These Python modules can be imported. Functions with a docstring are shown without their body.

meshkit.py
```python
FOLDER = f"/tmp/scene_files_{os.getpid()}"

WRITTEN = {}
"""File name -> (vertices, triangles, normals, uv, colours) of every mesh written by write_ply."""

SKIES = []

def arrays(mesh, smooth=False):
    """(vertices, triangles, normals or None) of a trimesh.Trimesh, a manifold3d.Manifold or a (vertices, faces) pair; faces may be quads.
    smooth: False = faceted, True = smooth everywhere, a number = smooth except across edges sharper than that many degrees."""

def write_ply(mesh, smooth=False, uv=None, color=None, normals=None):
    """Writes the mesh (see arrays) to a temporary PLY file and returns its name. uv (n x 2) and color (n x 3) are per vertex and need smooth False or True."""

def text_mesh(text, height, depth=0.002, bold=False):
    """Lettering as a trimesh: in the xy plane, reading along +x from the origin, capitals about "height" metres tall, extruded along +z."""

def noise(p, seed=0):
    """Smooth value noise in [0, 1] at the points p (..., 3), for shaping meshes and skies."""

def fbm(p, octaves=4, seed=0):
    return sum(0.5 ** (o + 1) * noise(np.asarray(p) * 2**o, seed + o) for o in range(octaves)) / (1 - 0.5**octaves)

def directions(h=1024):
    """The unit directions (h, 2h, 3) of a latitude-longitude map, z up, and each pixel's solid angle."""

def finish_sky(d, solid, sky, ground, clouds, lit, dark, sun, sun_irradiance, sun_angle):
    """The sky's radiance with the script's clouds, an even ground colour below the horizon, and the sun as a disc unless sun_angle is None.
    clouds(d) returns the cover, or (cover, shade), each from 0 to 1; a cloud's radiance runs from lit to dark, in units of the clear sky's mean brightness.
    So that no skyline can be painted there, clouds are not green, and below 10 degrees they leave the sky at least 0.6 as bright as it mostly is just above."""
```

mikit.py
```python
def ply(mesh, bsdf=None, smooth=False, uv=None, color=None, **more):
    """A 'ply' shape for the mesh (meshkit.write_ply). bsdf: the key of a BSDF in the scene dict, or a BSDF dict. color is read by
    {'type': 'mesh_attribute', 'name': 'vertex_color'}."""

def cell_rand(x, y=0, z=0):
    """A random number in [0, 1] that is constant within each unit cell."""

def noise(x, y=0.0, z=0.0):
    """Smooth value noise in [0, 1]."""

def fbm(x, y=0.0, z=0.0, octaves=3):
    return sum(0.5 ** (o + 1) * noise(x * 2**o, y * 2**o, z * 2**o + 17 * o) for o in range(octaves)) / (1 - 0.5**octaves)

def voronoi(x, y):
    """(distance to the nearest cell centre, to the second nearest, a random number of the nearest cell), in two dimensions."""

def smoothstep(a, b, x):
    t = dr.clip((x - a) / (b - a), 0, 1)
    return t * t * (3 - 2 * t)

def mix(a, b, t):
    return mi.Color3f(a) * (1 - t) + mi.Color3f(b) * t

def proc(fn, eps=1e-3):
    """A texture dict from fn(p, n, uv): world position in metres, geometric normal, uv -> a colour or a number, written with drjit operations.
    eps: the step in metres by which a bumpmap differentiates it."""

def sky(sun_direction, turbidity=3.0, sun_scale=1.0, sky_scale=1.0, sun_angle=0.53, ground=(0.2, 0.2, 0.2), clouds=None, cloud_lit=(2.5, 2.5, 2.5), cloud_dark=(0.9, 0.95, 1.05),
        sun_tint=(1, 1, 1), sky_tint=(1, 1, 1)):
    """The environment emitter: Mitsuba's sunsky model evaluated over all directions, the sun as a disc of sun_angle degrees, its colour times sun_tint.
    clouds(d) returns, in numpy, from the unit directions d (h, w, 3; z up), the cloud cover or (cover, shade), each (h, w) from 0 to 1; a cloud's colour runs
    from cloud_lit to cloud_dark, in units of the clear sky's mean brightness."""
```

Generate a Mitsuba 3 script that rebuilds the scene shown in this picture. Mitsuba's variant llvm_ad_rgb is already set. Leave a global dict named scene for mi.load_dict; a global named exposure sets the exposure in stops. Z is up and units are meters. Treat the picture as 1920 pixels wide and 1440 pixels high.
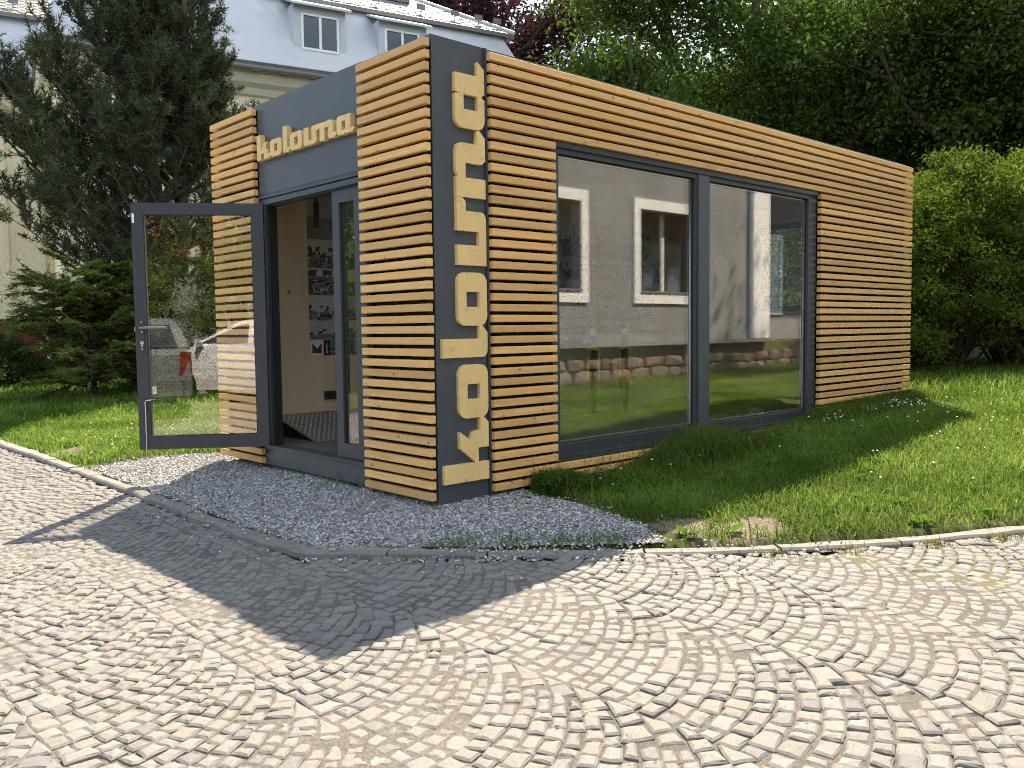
import math
import numpy as np
import trimesh
import drjit as dr
import mitsuba as mi
import mikit
import meshkit
from mikit import noise, fbm, voronoi, cell_rand, smoothstep, mix
from shapely.geometry import Polygon, Point, LineString, box as sbox
from shapely.ops import unary_union
from scipy.spatial import ConvexHull

T = mi.ScalarTransform4f
scene, labels = {}, {}

# ---------------------------------------------------------------- camera, sky, exposure
CAM = np.array([-3.2577, -4.2131, 1.1812])
YAW, PITCH, ROLL = 0.8250, -0.0638, -0.0117
fw = np.array([math.cos(PITCH) * math.cos(YAW), math.cos(PITCH) * math.sin(YAW), math.sin(PITCH)])
rt0 = np.array([math.sin(YAW), -math.cos(YAW), 0.0])
up0 = np.cross(rt0, fw)
upv = -math.sin(ROLL) * rt0 + math.cos(ROLL) * up0
scene['camera'] = {'type': 'perspective', 'fov': 60.827, 'fov_axis': 'x', 'near_clip': 0.05, 'far_clip': 1000.0,
                   'to_world': T().look_at(origin=CAM.tolist(), target=(CAM + fw).tolist(), up=upv.tolist())}
SUN = np.array([0.436, 0.384, 0.814])


def cloud_cover(d):
    z = np.maximum(d[..., 2], 0.02)
    q = np.stack([d[..., 0] / (z + 0.15) * 1.3, d[..., 1] / (z + 0.15) * 1.3, 0 * z], -1)
    c = meshkit.fbm(q + 3.1, 5, 4)
    return np.clip((c - 0.47) * 4.5, 0, 0.85)


scene['sky'] = mikit.sky(SUN.tolist(), turbidity=3.0, sun_scale=1.0, sky_scale=1.0, clouds=cloud_cover, ground=(0.16, 0.16, 0.12), sky_tint=(1.06, 1.0, 0.90))
exposure = 3.4


# ---------------------------------------------------------------- helpers
def numbered(key):
    if key not in scene and key not in labels:
        return key
    i = 1
    while f'{key}_{i:03d}' in scene or f'{key}_{i:03d}' in labels:
        i += 1
    return f'{key}_{i:03d}'


def put(key, mesh, bsdf, smooth=False, uv=None, color=None, label=None, cat=None, group=None, kind=None):
    key = numbered(key)
    scene[key] = mikit.ply(mesh, bsdf, smooth=smooth, uv=uv, color=color)
    d = {}
    if label: d['label'] = label
    if cat: d['category'] = cat
    if group: d['group'] = group
    if kind: d['kind'] = kind
    if d: labels[key] = d
    return key


def thing(name, label, cat, group=None):
    key = numbered(name)
    labels[key] = {'label': label, 'category': cat}
    if group: labels[key]['group'] = group
    return key


def uvc(mesh, a, b=0.0):
    return np.tile([[a, b]], (len(mesh.vertices), 1))


def bx(x0, x1, y0, y1, z0, z1):
    m = trimesh.creation.box(extents=(x1 - x0, y1 - y0, z1 - z0))
    m.apply_translation(((x0 + x1) / 2, (y0 + y1) / 2, (z0 + z1) / 2))
    return m


def cat_(ms):
    return trimesh.util.concatenate(ms)


def mesh_of(v, f):
    return trimesh.Trimesh(np.asarray(v, float), np.asarray(f, int), process=False)


def extrude(poly, h):
    polys = list(poly.geoms) if hasattr(poly, 'geoms') else [poly]
    return cat_([trimesh.creation.extrude_polygon(q, h, engine='earcut') for q in polys])


def place(mesh, ax, ay, az, o):
    """local axes -> world; keeps faces outward"""
    M = np.eye(4)
    M[:3, 0], M[:3, 1], M[:3, 2], M[:3, 3] = ax, ay, az, o
    v = mesh.vertices @ M[:3, :3].T + M[:3, 3]
    f = np.array(mesh.faces)
    if np.linalg.det(M[:3, :3]) < 0:
        f = f[:, ::-1]
    return mesh_of(v, f)


def tube(pts, radii, sides=7, cap=True):
    p = np.asarray(pts, float)
    n = len(p)
    radii = np.broadcast_to(radii, (n,))
    t = np.gradient(p, axis=0)
    t /= np.linalg.norm(t, axis=1, keepdims=True) + 1e-12
    ref = np.where(np.abs(t[:, 2:]) < 0.9, [[0, 0, 1.0]], [[1.0, 0, 0]])
    a = np.cross(t, ref)
    a /= np.linalg.norm(a, axis=1, keepdims=True) + 1e-12
    b = np.cross(t, a)
    ang = np.arange(sides) * 2 * np.pi / sides
    v = p[:, None] + radii[:, None, None] * (np.cos(ang)[None, :, None] * a[:, None] + np.sin(ang)[None, :, None] * b[:, None])
    i, j = np.meshgrid(np.arange(n - 1), np.arange(sides), indexing='ij')
    q = np.stack([i * sides + j, i * sides + (j + 1) % sides, (i + 1) * sides + (j + 1) % sides, (i + 1) * sides + j], -1).reshape(-1, 4)
    f = np.vstack([q[:, [0, 1, 2]], q[:, [0, 2, 3]]])
    v = v.reshape(-1, 3)
    if cap:
        c0, c1 = len(v), len(v) + 1
        v = np.vstack([v, p[:1], p[-1:]])
        k = np.arange(sides)
        f = np.vstack([f, np.stack([(k + 1) % sides, k, k * 0 + c0], 1), np.stack([(n - 1) * sides + k, (n - 1) * sides + (k + 1) % sides, k * 0 + c1], 1)])
    return mesh_of(v, f)


def ss(a, b, x):
    t = np.clip((np.asarray(x, float) - a) / (b - a), 0, 1)
    return t * t * (3 - 2 * t)


# ---------------------------------------------------------------- materials
def P(name, color, rough=0.5, spec=0.5, two=True, bump=None, bump_scale=1.0, **kw):
    c = color if isinstance(color, dict) else {'type': 'rgb', 'value': list(color)}
    d = {'type': 'principled', 'base_color': c, 'roughness': rough, 'specular': spec, **kw}
    if bump is not None:
        d = {'type': 'bumpmap', 'arbitrary': {**bump}, 'scale': bump_scale, 'bsdf': d}
    scene[name] = {'type': 'twosided', 'bsdf': d} if two else d


def f_slat(p, n, uv):
    k = mi.Float(uv.y) < 0.5
    a = dr.select(k, p.y, p.x)
    c = dr.select(k, p.x, p.y)
    s = mi.Float(uv.x)
    g = fbm(a * 1.6 + s * 37, p.z * 70 + c * 25, s * 91, 3)
    fine = noise(a * 9 + s * 11, p.z * 260, c * 120 + s * 7)
    col = mix((0.53, 0.305, 0.105), (0.72, 0.455, 0.180), g * 0.75 + fine * 0.25)
    tone = 0.78 + 0.36 * cell_rand(s * 977)
    red = cell_rand(s * 613 + 3)
    col = col * tone * mi.Color3f(1.0, 0.94 + 0.09 * red, 0.84 + 0.26 * red)
    d1, d2, r = voronoi(a * 7.5 + s * 53, p.z * 7.5 + s * 117)
    dk = dr.sqrt(dr.square(d1)) + (noise(a * 90, p.z * 90, s) - 0.5) * 0.07
    knot = (1 - smoothstep(0.05, 0.10, dk)) * dr.select(r > 0.86, 1.0, 0.0)
    col = mix(col, mi.Color3f(0.20, 0.085, 0.03), knot * 0.75)
    stain = smoothstep(0.62, 0.8, fbm(a * 3 + s * 5, p.z * 14, s * 31, 3))
    return mix(col, col * mi.Color3f(0.78, 0.72, 0.66), stain * 0.6)


P('m_slat', mikit.proc(f_slat), 0.55, 0.35)


def f_letter(p, n, uv):
    g = fbm(p.x * 9 + p.y * 9, p.z * 3, 2.0, 3)
    f2 = noise(p.x * 70 + p.y * 70, p.z * 14, 1.0)
    col = mix((0.62, 0.42, 0.165), (0.73, 0.525, 0.235), g * 0.7 + f2 * 0.3)
    st = smoothstep(0.70, 0.84, fbm(p.x * 26 + p.y * 26, p.z * 30, 5.0, 4))
    return mix(col, mi.Color3f(0.42, 0.28, 0.11), st * 0.4)


P('m_letter', mikit.proc(f_letter), 0.5, 0.4)
P('m_letter_edge', (0.46, 0.31, 0.13), 0.6, 0.3)


def f_anth(p, n, uv):
    g = fbm(p.x * 3 + p.y * 2, p.z * 4, 1.0, 3)
    sp = smoothstep(0.72, 0.86, fbm(p.x * 17 + p.y * 17, p.z * 11, 7.0, 3))
    return mix((0.046, 0.053, 0.064), (0.060, 0.067, 0.078), g) * (1 + 0.15 * sp)


P('m_anthracite', mikit.proc(f_anth), 0.42, 0.5)
P('m_frame', (0.034, 0.038, 0.047), 0.38, 0.5)
P('m_membrane', (0.016, 0.012, 0.012), 0.8, 0.2)
P('m_rubber', (0.012, 0.012, 0.013), 0.6, 0.3)
P('m_steel', (0.62, 0.62, 0.63), 0.28, 0.5, metallic=1.0)
P('m_tread', (0.30, 0.30, 0.31), 0.5, 0.5, metallic=0.7)
P('m_worn_alu', (0.85, 0.85, 0.85), 0.55, 0.5, metallic=0.5)
P('m_floor', (0.085, 0.085, 0.085), 0.6, 0.3)
P('m_white_paint', (0.74, 0.74, 0.72), 0.4, 0.5)
P('m_black_plastic', (0.018, 0.018, 0.02), 0.35, 0.5)


def f_ply(p, n, uv):
    k = dr.abs(n.x) > 0.5
    a = dr.select(k, p.y, p.x)
    b = dr.select(dr.abs(n.z) > 0.5, p.y, p.z)
    g = fbm(a * 11, b * 1.4, 3.0, 4)
    col = mix((0.56, 0.45, 0.295), (0.66, 0.55, 0.385), g)
    d1, d2, r = voronoi(a * 2.6, b * 2.6)
    kn = (1 - smoothstep(0.025, 0.06, d1)) * dr.select(r > 0.5, 1.0, 0.0)
    pat = smoothstep(0.62, 0.75, fbm(a * 3, b * 2, 9.0, 3))
    col = mix(col, col * mi.Color3f(0.86, 0.82, 0.76), pat)
    return mix(col, mi.Color3f(0.12, 0.06, 0.03), kn * 0.8)


P('m_ply', mikit.proc(f_ply), 0.6, 0.3)


def f_print(p, n, uv):
    idx = dr.floor(mi.Float(uv.x))
    u = mi.Float(uv.x) - idx
    v = mi.Float(uv.y)
    r = cell_rand(idx, 5)
    r2 = cell_rand(idx, 9)
    hor = 0.25 + 0.5 * r
    skyv = 0.16 + 0.34 * r2
    gnd = 0.05 + 0.16 * cell_rand(idx, 3)
    nz = fbm(u * 4 + idx * 13, v * 5, 1.5, 4)
    base = dr.select(v > hor + 0.12 * (nz - 0.5), 1.15 * skyv + 0.12 * (nz - 0.5), gnd * (0.4 + 1.2 * nz))
    bl = fbm(u * 7 + idx * 7.7, v * 6 + 3, 4.0, 3)
    base = dr.select((bl > 0.60) & (v < hor + 0.25), 0.022 + 0.03 * r, base)
    hi = fbm(u * 11 + idx * 3.1, v * 9, 8.0, 2)
    base = dr.select((hi > 0.70) & (v < hor + 0.1), 0.40, base)
    # a standing figure in some of the prints
    fx = 0.3 + 0.35 * r2
    head = dr.square((u - fx) / 0.055) + dr.square((v - 0.80) / 0.065) < 1
    body = (dr.abs(u - fx) < 0.09 - 0.03 * dr.abs(v - 0.6)) & (v > 0.42) & (v < 0.74)
    legs = (dr.abs(dr.abs(u - fx) - 0.035) < 0.026) & (v > 0.16) & (v < 0.43)
    base = dr.select((head | body | legs) & (cell_rand(idx, 12) > 0.66), 0.02, base)
    # two wheels and a frame in others
    w1 = dr.abs(dr.sqrt(dr.square(u - 0.3) + dr.square(v - 0.28)) - 0.16) < 0.018
    w2 = dr.abs(dr.sqrt(dr.square(u - 0.72) + dr.square(v - 0.28)) - 0.16) < 0.018
    bar = (dr.abs(v - (0.28 + 0.25 * (u - 0.3) / 0.2)) < 0.02) & (u > 0.3) & (u < 0.5) | (dr.abs(v - 0.53) < 0.018) & (u > 0.45) & (u < 0.7)
    base = dr.select((w1 | w2 | bar) & (cell_rand(idx, 15) > 0.6), 0.03 + 0.4 * dr.select(base < 0.1, 1.0, 0.0), base)
    col = mi.Color3f(base, base, base * 0.98)
    teal = cell_rand(idx, 21) > 0.93
    col = dr.select(teal & (v > 0.5), mi.Color3f(0.06, 0.20, 0.19), col)
    # index 90: white card with a dark low neckline, 91: black card with a small white spoon, 92: standing boy on pale sky
    vee = (v < 0.80 - 0.02) & (v > 0.16) & (u > 0.12) & (u < 0.88) & (v < 0.42 + 1.1 * dr.abs(u - 0.5))
    white = mi.Color3f(0.62, 0.63, 0.64)
    col = dr.select(idx == 90, dr.select(vee, mi.Color3f(0.03), white), col)
    spoon = (dr.abs(u - 0.5) < 0.07) & (v > 0.25) & (v < 0.8) | (dr.square((u - 0.52) / 0.16) + dr.square((v - 0.2) / 0.09) < 1)
    col = dr.select(idx == 91, dr.select(spoon, mi.Color3f(0.5), mi.Color3f(0.012)), col)
    h2 = dr.square((u - 0.36) / 0.06) + dr.square((v - 0.83) / 0.06) < 1
    b2 = (dr.abs(u - 0.36) < 0.11 - 0.12 * dr.abs(v - 0.62)) & (v > 0.46) & (v < 0.77)
    l2 = (dr.abs(dr.abs(u - 0.36) - 0.05) < 0.042) & (v > 0.24) & (v < 0.47)
    l3 = (dr.abs(dr.abs(u - 0.36) - 0.05) < 0.022) & (v > 0.10) & (v < 0.25)
    g92 = mi.Color3f(dr.select(v > 0.45, 0.30 + 0.1 * (nz - 0.5), 0.17 + 0.1 * (nz - 0.5)))
    col = dr.select(idx == 92, dr.select(h2 | b2 | l2, mi.Color3f(0.025), dr.select(l3, mi.Color3f(0.2), g92)), col)
    return col


P('m_print', mikit.proc(f_print), 0.45, 0.3)


def f_sett(p, n, uv):
    s, h = mi.Float(uv.x), mi.Float(uv.y)
    g = fbm(p.x * 28 + s * 40, p.y * 28, s * 13, 4)
    col = mix((0.122, 0.120, 0.112), (0.182, 0.180, 0.170), g * 0.6 + s * 0.4)
    col = mix(col, mi.Color3f(0.152, 0.135, 0.117), smoothstep(0.75, 0.95, h) * 0.55)
    col = mix(col, mi.Color3f(0.108, 0.110, 0.113), smoothstep(0.78, 0.97, 1 - h) * 0.8)
    sp = noise(p.x * 330, p.y * 330, 3.0)
    pit = smoothstep(0.75, 0.86, fbm(p.x * 95 + s * 7, p.y * 95, s * 3, 2))
    col = col * (0.84 + 0.32 * sp)
    return mix(col, mi.Color3f(0.060, 0.055, 0.046), pit * 0.65)


P('m_sett', mikit.proc(f_sett), 0.72, 0.3)


def f_joint(p, n, uv):
    g = fbm(p.x * 3, p.y * 3, 1.0, 3)
    f2 = noise(p.x * 160, p.y * 160, 2.0)
    col = mix((0.070, 0.066, 0.058), (0.120, 0.113, 0.099), g) * (0.7 + 0.6 * f2)
    moss = smoothstep(0.42, 0.60, fbm(p.x * 1.1 + 5, p.y * 1.1 + 2, 6.0, 3)) * smoothstep(0.4, 1.5, p.x)
    return mix(col, mi.Color3f(0.105, 0.105, 0.028), moss * 0.85)


P('m_joint', mikit.proc(f_joint), 0.9, 0.2)


def f_kerb(p, n, uv):
    s = mi.Float(uv.x)
    g = fbm(p.x * 12 + s * 30, p.y * 12, p.z * 12, 4)
    sp = noise(p.x * 240, p.y * 240, p.z * 240)
    return mix((0.12, 0.116, 0.105), (0.20, 0.193, 0.175), g * 0.6 + s * 0.4) * (0.82 + 0.36 * sp)


P('m_kerb', mikit.proc(f_kerb), 0.75, 0.3)


def f_ground(p, n, uv):
    g = fbm(p.x * 1.3, p.y * 1.3, 1.0, 4)
    f2 = noise(p.x * 60, p.y * 60, 2.0)
    soil = mix((0.085, 0.071, 0.050), (0.145, 0.125, 0.094), g) * (0.7 + 0.6 * f2)
    turf = mix((0.028, 0.038, 0.010), (0.050, 0.064, 0.016), fbm(p.x * 5, p.y * 5, 3.0, 3)) * (0.6 + 0.8 * f2)
    bare = mi.Float(uv.x)
    return mix(turf, soil, smoothstep(0.35, 0.65, bare + 0.5 * (g - 0.5)))


P('m_ground', mikit.proc(f_ground), 0.95, 0.1)


def f_gravelbase(p, n, uv):
    d1, d2, r = voronoi(p.x * 70, p.y * 70)
    return mi.Color3f(0.08 + 0.36 * r) * smoothstep(0.0, 0.25, d2 - d1)


P('m_gravel_bed', mikit.proc(f_gravelbase), 0.9, 0.2)
P('m_gravel', {'type': 'mesh_attribute', 'name': 'vertex_color'}, 0.7, 0.3)


def leafmat(name, rough=0.5, trans=0.7, spec=0.25):
    scene[name] = {'type': 'principledthin', 'base_color': {'type': 'mesh_attribute', 'name': 'vertex_color'}, 'roughness': rough, 'diff_trans': trans, 'spec_trans': 0.0, 'eta': 1.4}


leafmat('m_leaf', 0.45, 0.85)
leafmat('m_needle', 0.5, 0.25)
leafmat('m_grass', 0.5, 1.1)


def f_bark(p, n, uv):
    g = fbm(p.x * 14 + p.y * 9, p.z * 3, p.y * 14, 4)
    return mix((0.05, 0.04, 0.03), (0.13, 0.105, 0.08), g)


P('m_bark', mikit.proc(f_bark), 0.9, 0.2)


def f_render_cream(p, n, uv):
    g = fbm(p.x * 0.8, p.y * 0.8, p.z * 0.8, 4)
    f2 = noise(p.x * 25, p.y * 25, p.z * 25)
    st = smoothstep(0.58, 0.75, fbm(p.x * 1.5 + p.y, p.z * 0.5, 4.0, 4))
    col = mix((0.73, 0.64, 0.44), (0.80, 0.715, 0.52), g) * (0.94 + 0.12 * f2)
    return mix(col, col * mi.Color3f(0.82, 0.80, 0.78), st * 0.5)


P('m_cream', mikit.proc(f_render_cream), 0.9, 0.2)


def f_plaster_grey(p, n, uv):
    g = fbm(p.x * 1.1, p.y * 1.1, p.z * 1.3, 5)
    f2 = noise(p.x * 40, p.y * 40, p.z * 40)
    col = mix((0.175, 0.183, 0.187), (0.24, 0.248, 0.25), g) * (0.92 + 0.16 * f2)
    st = smoothstep(0.55, 0.72, fbm(p.x * 2.2, p.z * 0.6, 2.0, 4))
    return mix(col, col * mi.Color3f(0.84, 0.84, 0.86), st * 0.6)


P('m_plaster', mikit.proc(f_plaster_grey), 0.9, 0.2)


def f_zinc(p, n, uv):
    g = fbm(p.x * 0.9, p.y * 0.9, p.z * 1.3, 4)
    st = smoothstep(0.55, 0.8, fbm(p.x * 3 + p.y * 3, p.z * 0.7, 3.0, 4))
    col = mix((0.44, 0.46, 0.49), (0.54, 0.56, 0.59), g)
    return mix(col, col * 0.8, st * 0.5)


P('m_zinc', mikit.proc(f_zinc), 0.45, 0.5)
P('m_zinc_dark', (0.16, 0.16, 0.16), 0.5, 0.5)


def f_slate(p, n, uv):
    s = mi.Float(uv.x)
    g = noise(p.x * 14, p.y * 14, p.z * 14)
    return mix((0.125, 0.120, 0.115), (0.215, 0.205, 0.198), s * 0.7 + g * 0.3)


P('m_slate', mikit.proc(f_slate), 0.62, 0.4)
P('m_plinth_red', (0.13, 0.028, 0.025), 0.75, 0.3)
P('m_dark_glass', (0.02, 0.024, 0.028), 0.04, 0.9)


def f_stone(p, n, uv):
    s = mi.Float(uv.x)
    g = fbm(p.x * 9 + s * 20, p.y * 9, p.z * 12, 4)
    col = mix((0.085, 0.072, 0.056), (0.20, 0.172, 0.135), g * 0.6 + s * 0.4)
    return mix(col, mi.Color3f(0.18, 0.11, 0.075), smoothstep(0.7, 1.0, mi.Float(uv.y)) * 0.6)


P('m_stone', mikit.proc(f_stone), 0.85, 0.25)
P('m_red_tile', (0.115, 0.034, 0.024), 0.7, 0.3)
scene['m_pane'] = {'type': 'thindielectric', 'int_ior': 1.95}
scene['m_door_pane'] = {'type': 'thindielectric', 'int_ior': 1.6}
P('m_car_white', (0.58, 0.60, 0.62), 0.25, 0.5, clearcoat=1.0)
P('m_car_grey', (0.12, 0.135, 0.14), 0.3, 0.5, clearcoat=1.0)
P('m_light_red', (0.17, 0.012, 0.01), 0.15, 0.6, clearcoat=1.0)
P('m_neon', (0.50, 0.56, 0.03), 0.35, 0.5)
P('m_soffit', (0.60, 0.55, 0.42), 0.8, 0.3)

# ---------------------------------------------------------------- terrain
KERB = np.array([[-1.35, 12.0], [-1.12, 9.0], [-1.02, 6.4], [-1.015, 4.6], [-1.0, 3.5], [-1.025, 2.06], [-1.04, 1.2], [-1.05, 0.5], [-1.0, -0.15],
                 [-0.90, -0.28], [-0.43, -0.895], [-0.06, -1.29], [0.335, -1.65], [0.774, -1.99], [1.265, -2.32], [1.95, -2.68], [3.2, -3.3], [4.6, -4.1], [5.6, -4.9], [6.2, -5.6]])
KW = 0.105
LAWN = Polygon(np.vstack([KERB, [[6.2, -40], [90, -40], [90, 90], [-1.35, 90]]]))


def seg_dist(pts, line):
    pts = np.asarray(pts, float)
    best = np.full(len(pts), 1e9)
    sgn = np.ones(len(pts))
    for a, b in zip(line[:-1], line[1:]):
        ab = b - a
        t = np.clip(((pts - a) @ ab) / (ab @ ab), 0, 1)
        q = a + t[:, None] * ab
        d = np.linalg.norm(pts - q, axis=1)
        s = np.sign(ab[0] * (pts[:, 1] - a[1]) - ab[1] * (pts[:, 0] - a[0]))
        m = d < best - 1e-12
        best = np.where(m, d, best)
        sgn = np.where(m, s, sgn)
    return best * sgn


VERGE = np.array([[-3.9, 60.0], [-3.9, 7.5], [-4.3, 5.5], [-6.0, 4.2], [-30.0, 3.5]])


def lawn_d(x, y):
    """> 0 on the lawn side of the kerb's road edge"""
    sh = np.shape(x)
    pts = np.stack([np.ravel(x), np.ravel(y)], 1)
    d = seg_dist(pts, KERB)
    far = pts[:, 1] > 12.0
    d = np.where(far, pts[:, 0] + 1.35, d)
    d = np.where(pts[:, 1] < -5.6, pts[:, 0] - 6.2, d)
    d2 = seg_dist(pts, VERGE) * -1
    return np.maximum(d, d2).reshape(sh)


def g_pave(x, y):
    return -0.05 + 0.085 * ss(-1.9, 0.0, x) + 0.03 * ss(1.0, 5.0, x)


def g_lawn(x, y):
    x, y = np.asarray(x, float), np.asarray(y, float)
    b = g_pave(x, y) + 0.008 + 0.027 * ss(0.11, 0.5, lawn_d(x, y)) + 0.19 * ss(0.8, 6.2, x + 0.25 * np.clip(y, -4, 4)) * ss(-4.5, -0.5, y + 0.15 * x)
    b = b + 0.03 * ss(-0.6, 0.4, x) * ss(3.4, 1.5, y)
    b = b + 0.12 * ss(-4.4, -5.45, y) * ss(5.5, 7.0, x)
    b = b + 0.010 * np.clip(y - 6, 0, 20) + 0.008 * np.clip(x - 8, 0, 25)
    return b + 0.03 * (meshkit.fbm(np.stack([x * 0.7, y * 0.7, 0 * x], -1), 3, 2) - 0.5)


def axis(lo, hi, step, far):
    c = np.arange(lo, hi + 1e-6, step)
    g = np.cumsum(step * 1.35 ** np.arange(1, 40))
    g = g[g < far]
    return np.concatenate([lo - g[::-1], c, hi + g])


def grid_mesh(xs, ys, hfn):
    X, Y = np.meshgrid(xs, ys, indexing='ij')
    Z = hfn(X, Y)
    v = np.stack([X, Y, Z], -1).reshape(-1, 3)
    nx, ny = X.shape
    i, j = np.meshgrid(np.arange(nx - 1), np.arange(ny - 1), indexing='ij')
    a = (i * ny + j).ravel()
    q = np.stack([a, a + ny, a + ny + 1, a + 1], 1)
    return mesh_of(v, np.vstack([q[:, [0, 1, 2]], q[:, [0, 2, 3]]])), X, Y


GRAVEL_L = [[-0.88, 3.95], [-0.55, 3.72], [-0.2, 3.62], [0.1, 3.5], [0.5, 3.3]]
GRAVEL = Polygon([[-0.92, 3.95], [-0.5, 3.62], [-0.1, 3.55], [0.3, 3.3], [0.6, 2.9], [0.6, 0.4], [0.72, 0.05], [0.64, -0.2], [0.62, -0.5], [0.56, -0.9], [0.48, -1.25], [0.33, -1.52],
                  [-0.02, -1.18], [-0.36, -0.80], [-0.80, -0.22], [-0.90, -0.08], [-0.93, 0.5], [-0.92, 1.2], [-0.90, 2.06], [-0.88, 3.5]])


def bare_at(x, y):
    """how bare (soil showing) the lawn is, 0..1"""
    n = meshkit.fbm(np.stack([x * 2.2, y * 2.2, 0 * x + 1], -1), 3, 8)
    out = 0 * x
    for cx, cy, r in [(0.98, -1.70, 0.20), (0.62, -1.36, 0.20), (0.78, -1.62, 0.14), (-0.55, 4.05, 0.36), (-0.75, 4.9, 0.24), (-0.2, 3.8, 0.25)]:
        out = np.maximum(out, 1.15 * np.exp(-((x - cx) ** 2 + (y - cy) ** 2) / (r * r)))
    d = lawn_d(x, y)
    out = np.maximum(out, 0.55 * np.exp(-((d - 0.13) / 0.05) ** 2))
    return np.clip(out * (0.15 + 1.5 * n) + 0.5 * (n - 0.55), 0, 1)


from shapely import contains_xy
xs, ys = axis(-4.5, 8.5, 0.06, 420), axis(-5.0, 6.0, 0.06, 420)
gm, GX, GY = grid_mesh(xs, ys, lambda x, y: g_pave(x, y) - 0.09 + (g_lawn(x, y) - g_pave(x, y) + 0.09) * ss(0.03, 0.105, lawn_d(x, y)))
bare = bare_at(GX, GY)
put('ground', gm, 'm_ground', smooth=True, uv=np.stack([bare.ravel(), 0 * bare.ravel()], 1), kind='structure')

xs, ys = axis(-7.0, 6.6, 0.08, 300), axis(-6.0, 9.0, 0.08, 60)
pm, _, _ = grid_mesh(xs, ys, lambda x, y: g_pave(x, y) - 0.006 - 0.25 * ss(0.03, 0.09, lawn_d(x, y)))
put('pavement', pm, 'm_joint', smooth=True, kind='structure', label='cobbled pavement of pale granite setts laid in arcs')

# ---------------------------------------------------------------- granite setts laid in segmental arcs
rng = np.random.default_rng(7)
LANE = 0.70
TMAX = math.radians(65)
R = LANE / math.sin(TMAX)
X0 = -1.87
VIEW = Polygon([(-3.6, -4.6), (-4.6, -2.0), (-4.2, 11.5), (-1.0, 11.5), (-0.8, 0.2), (6.2, -5.0), (4.0, -6.0)])


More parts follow.
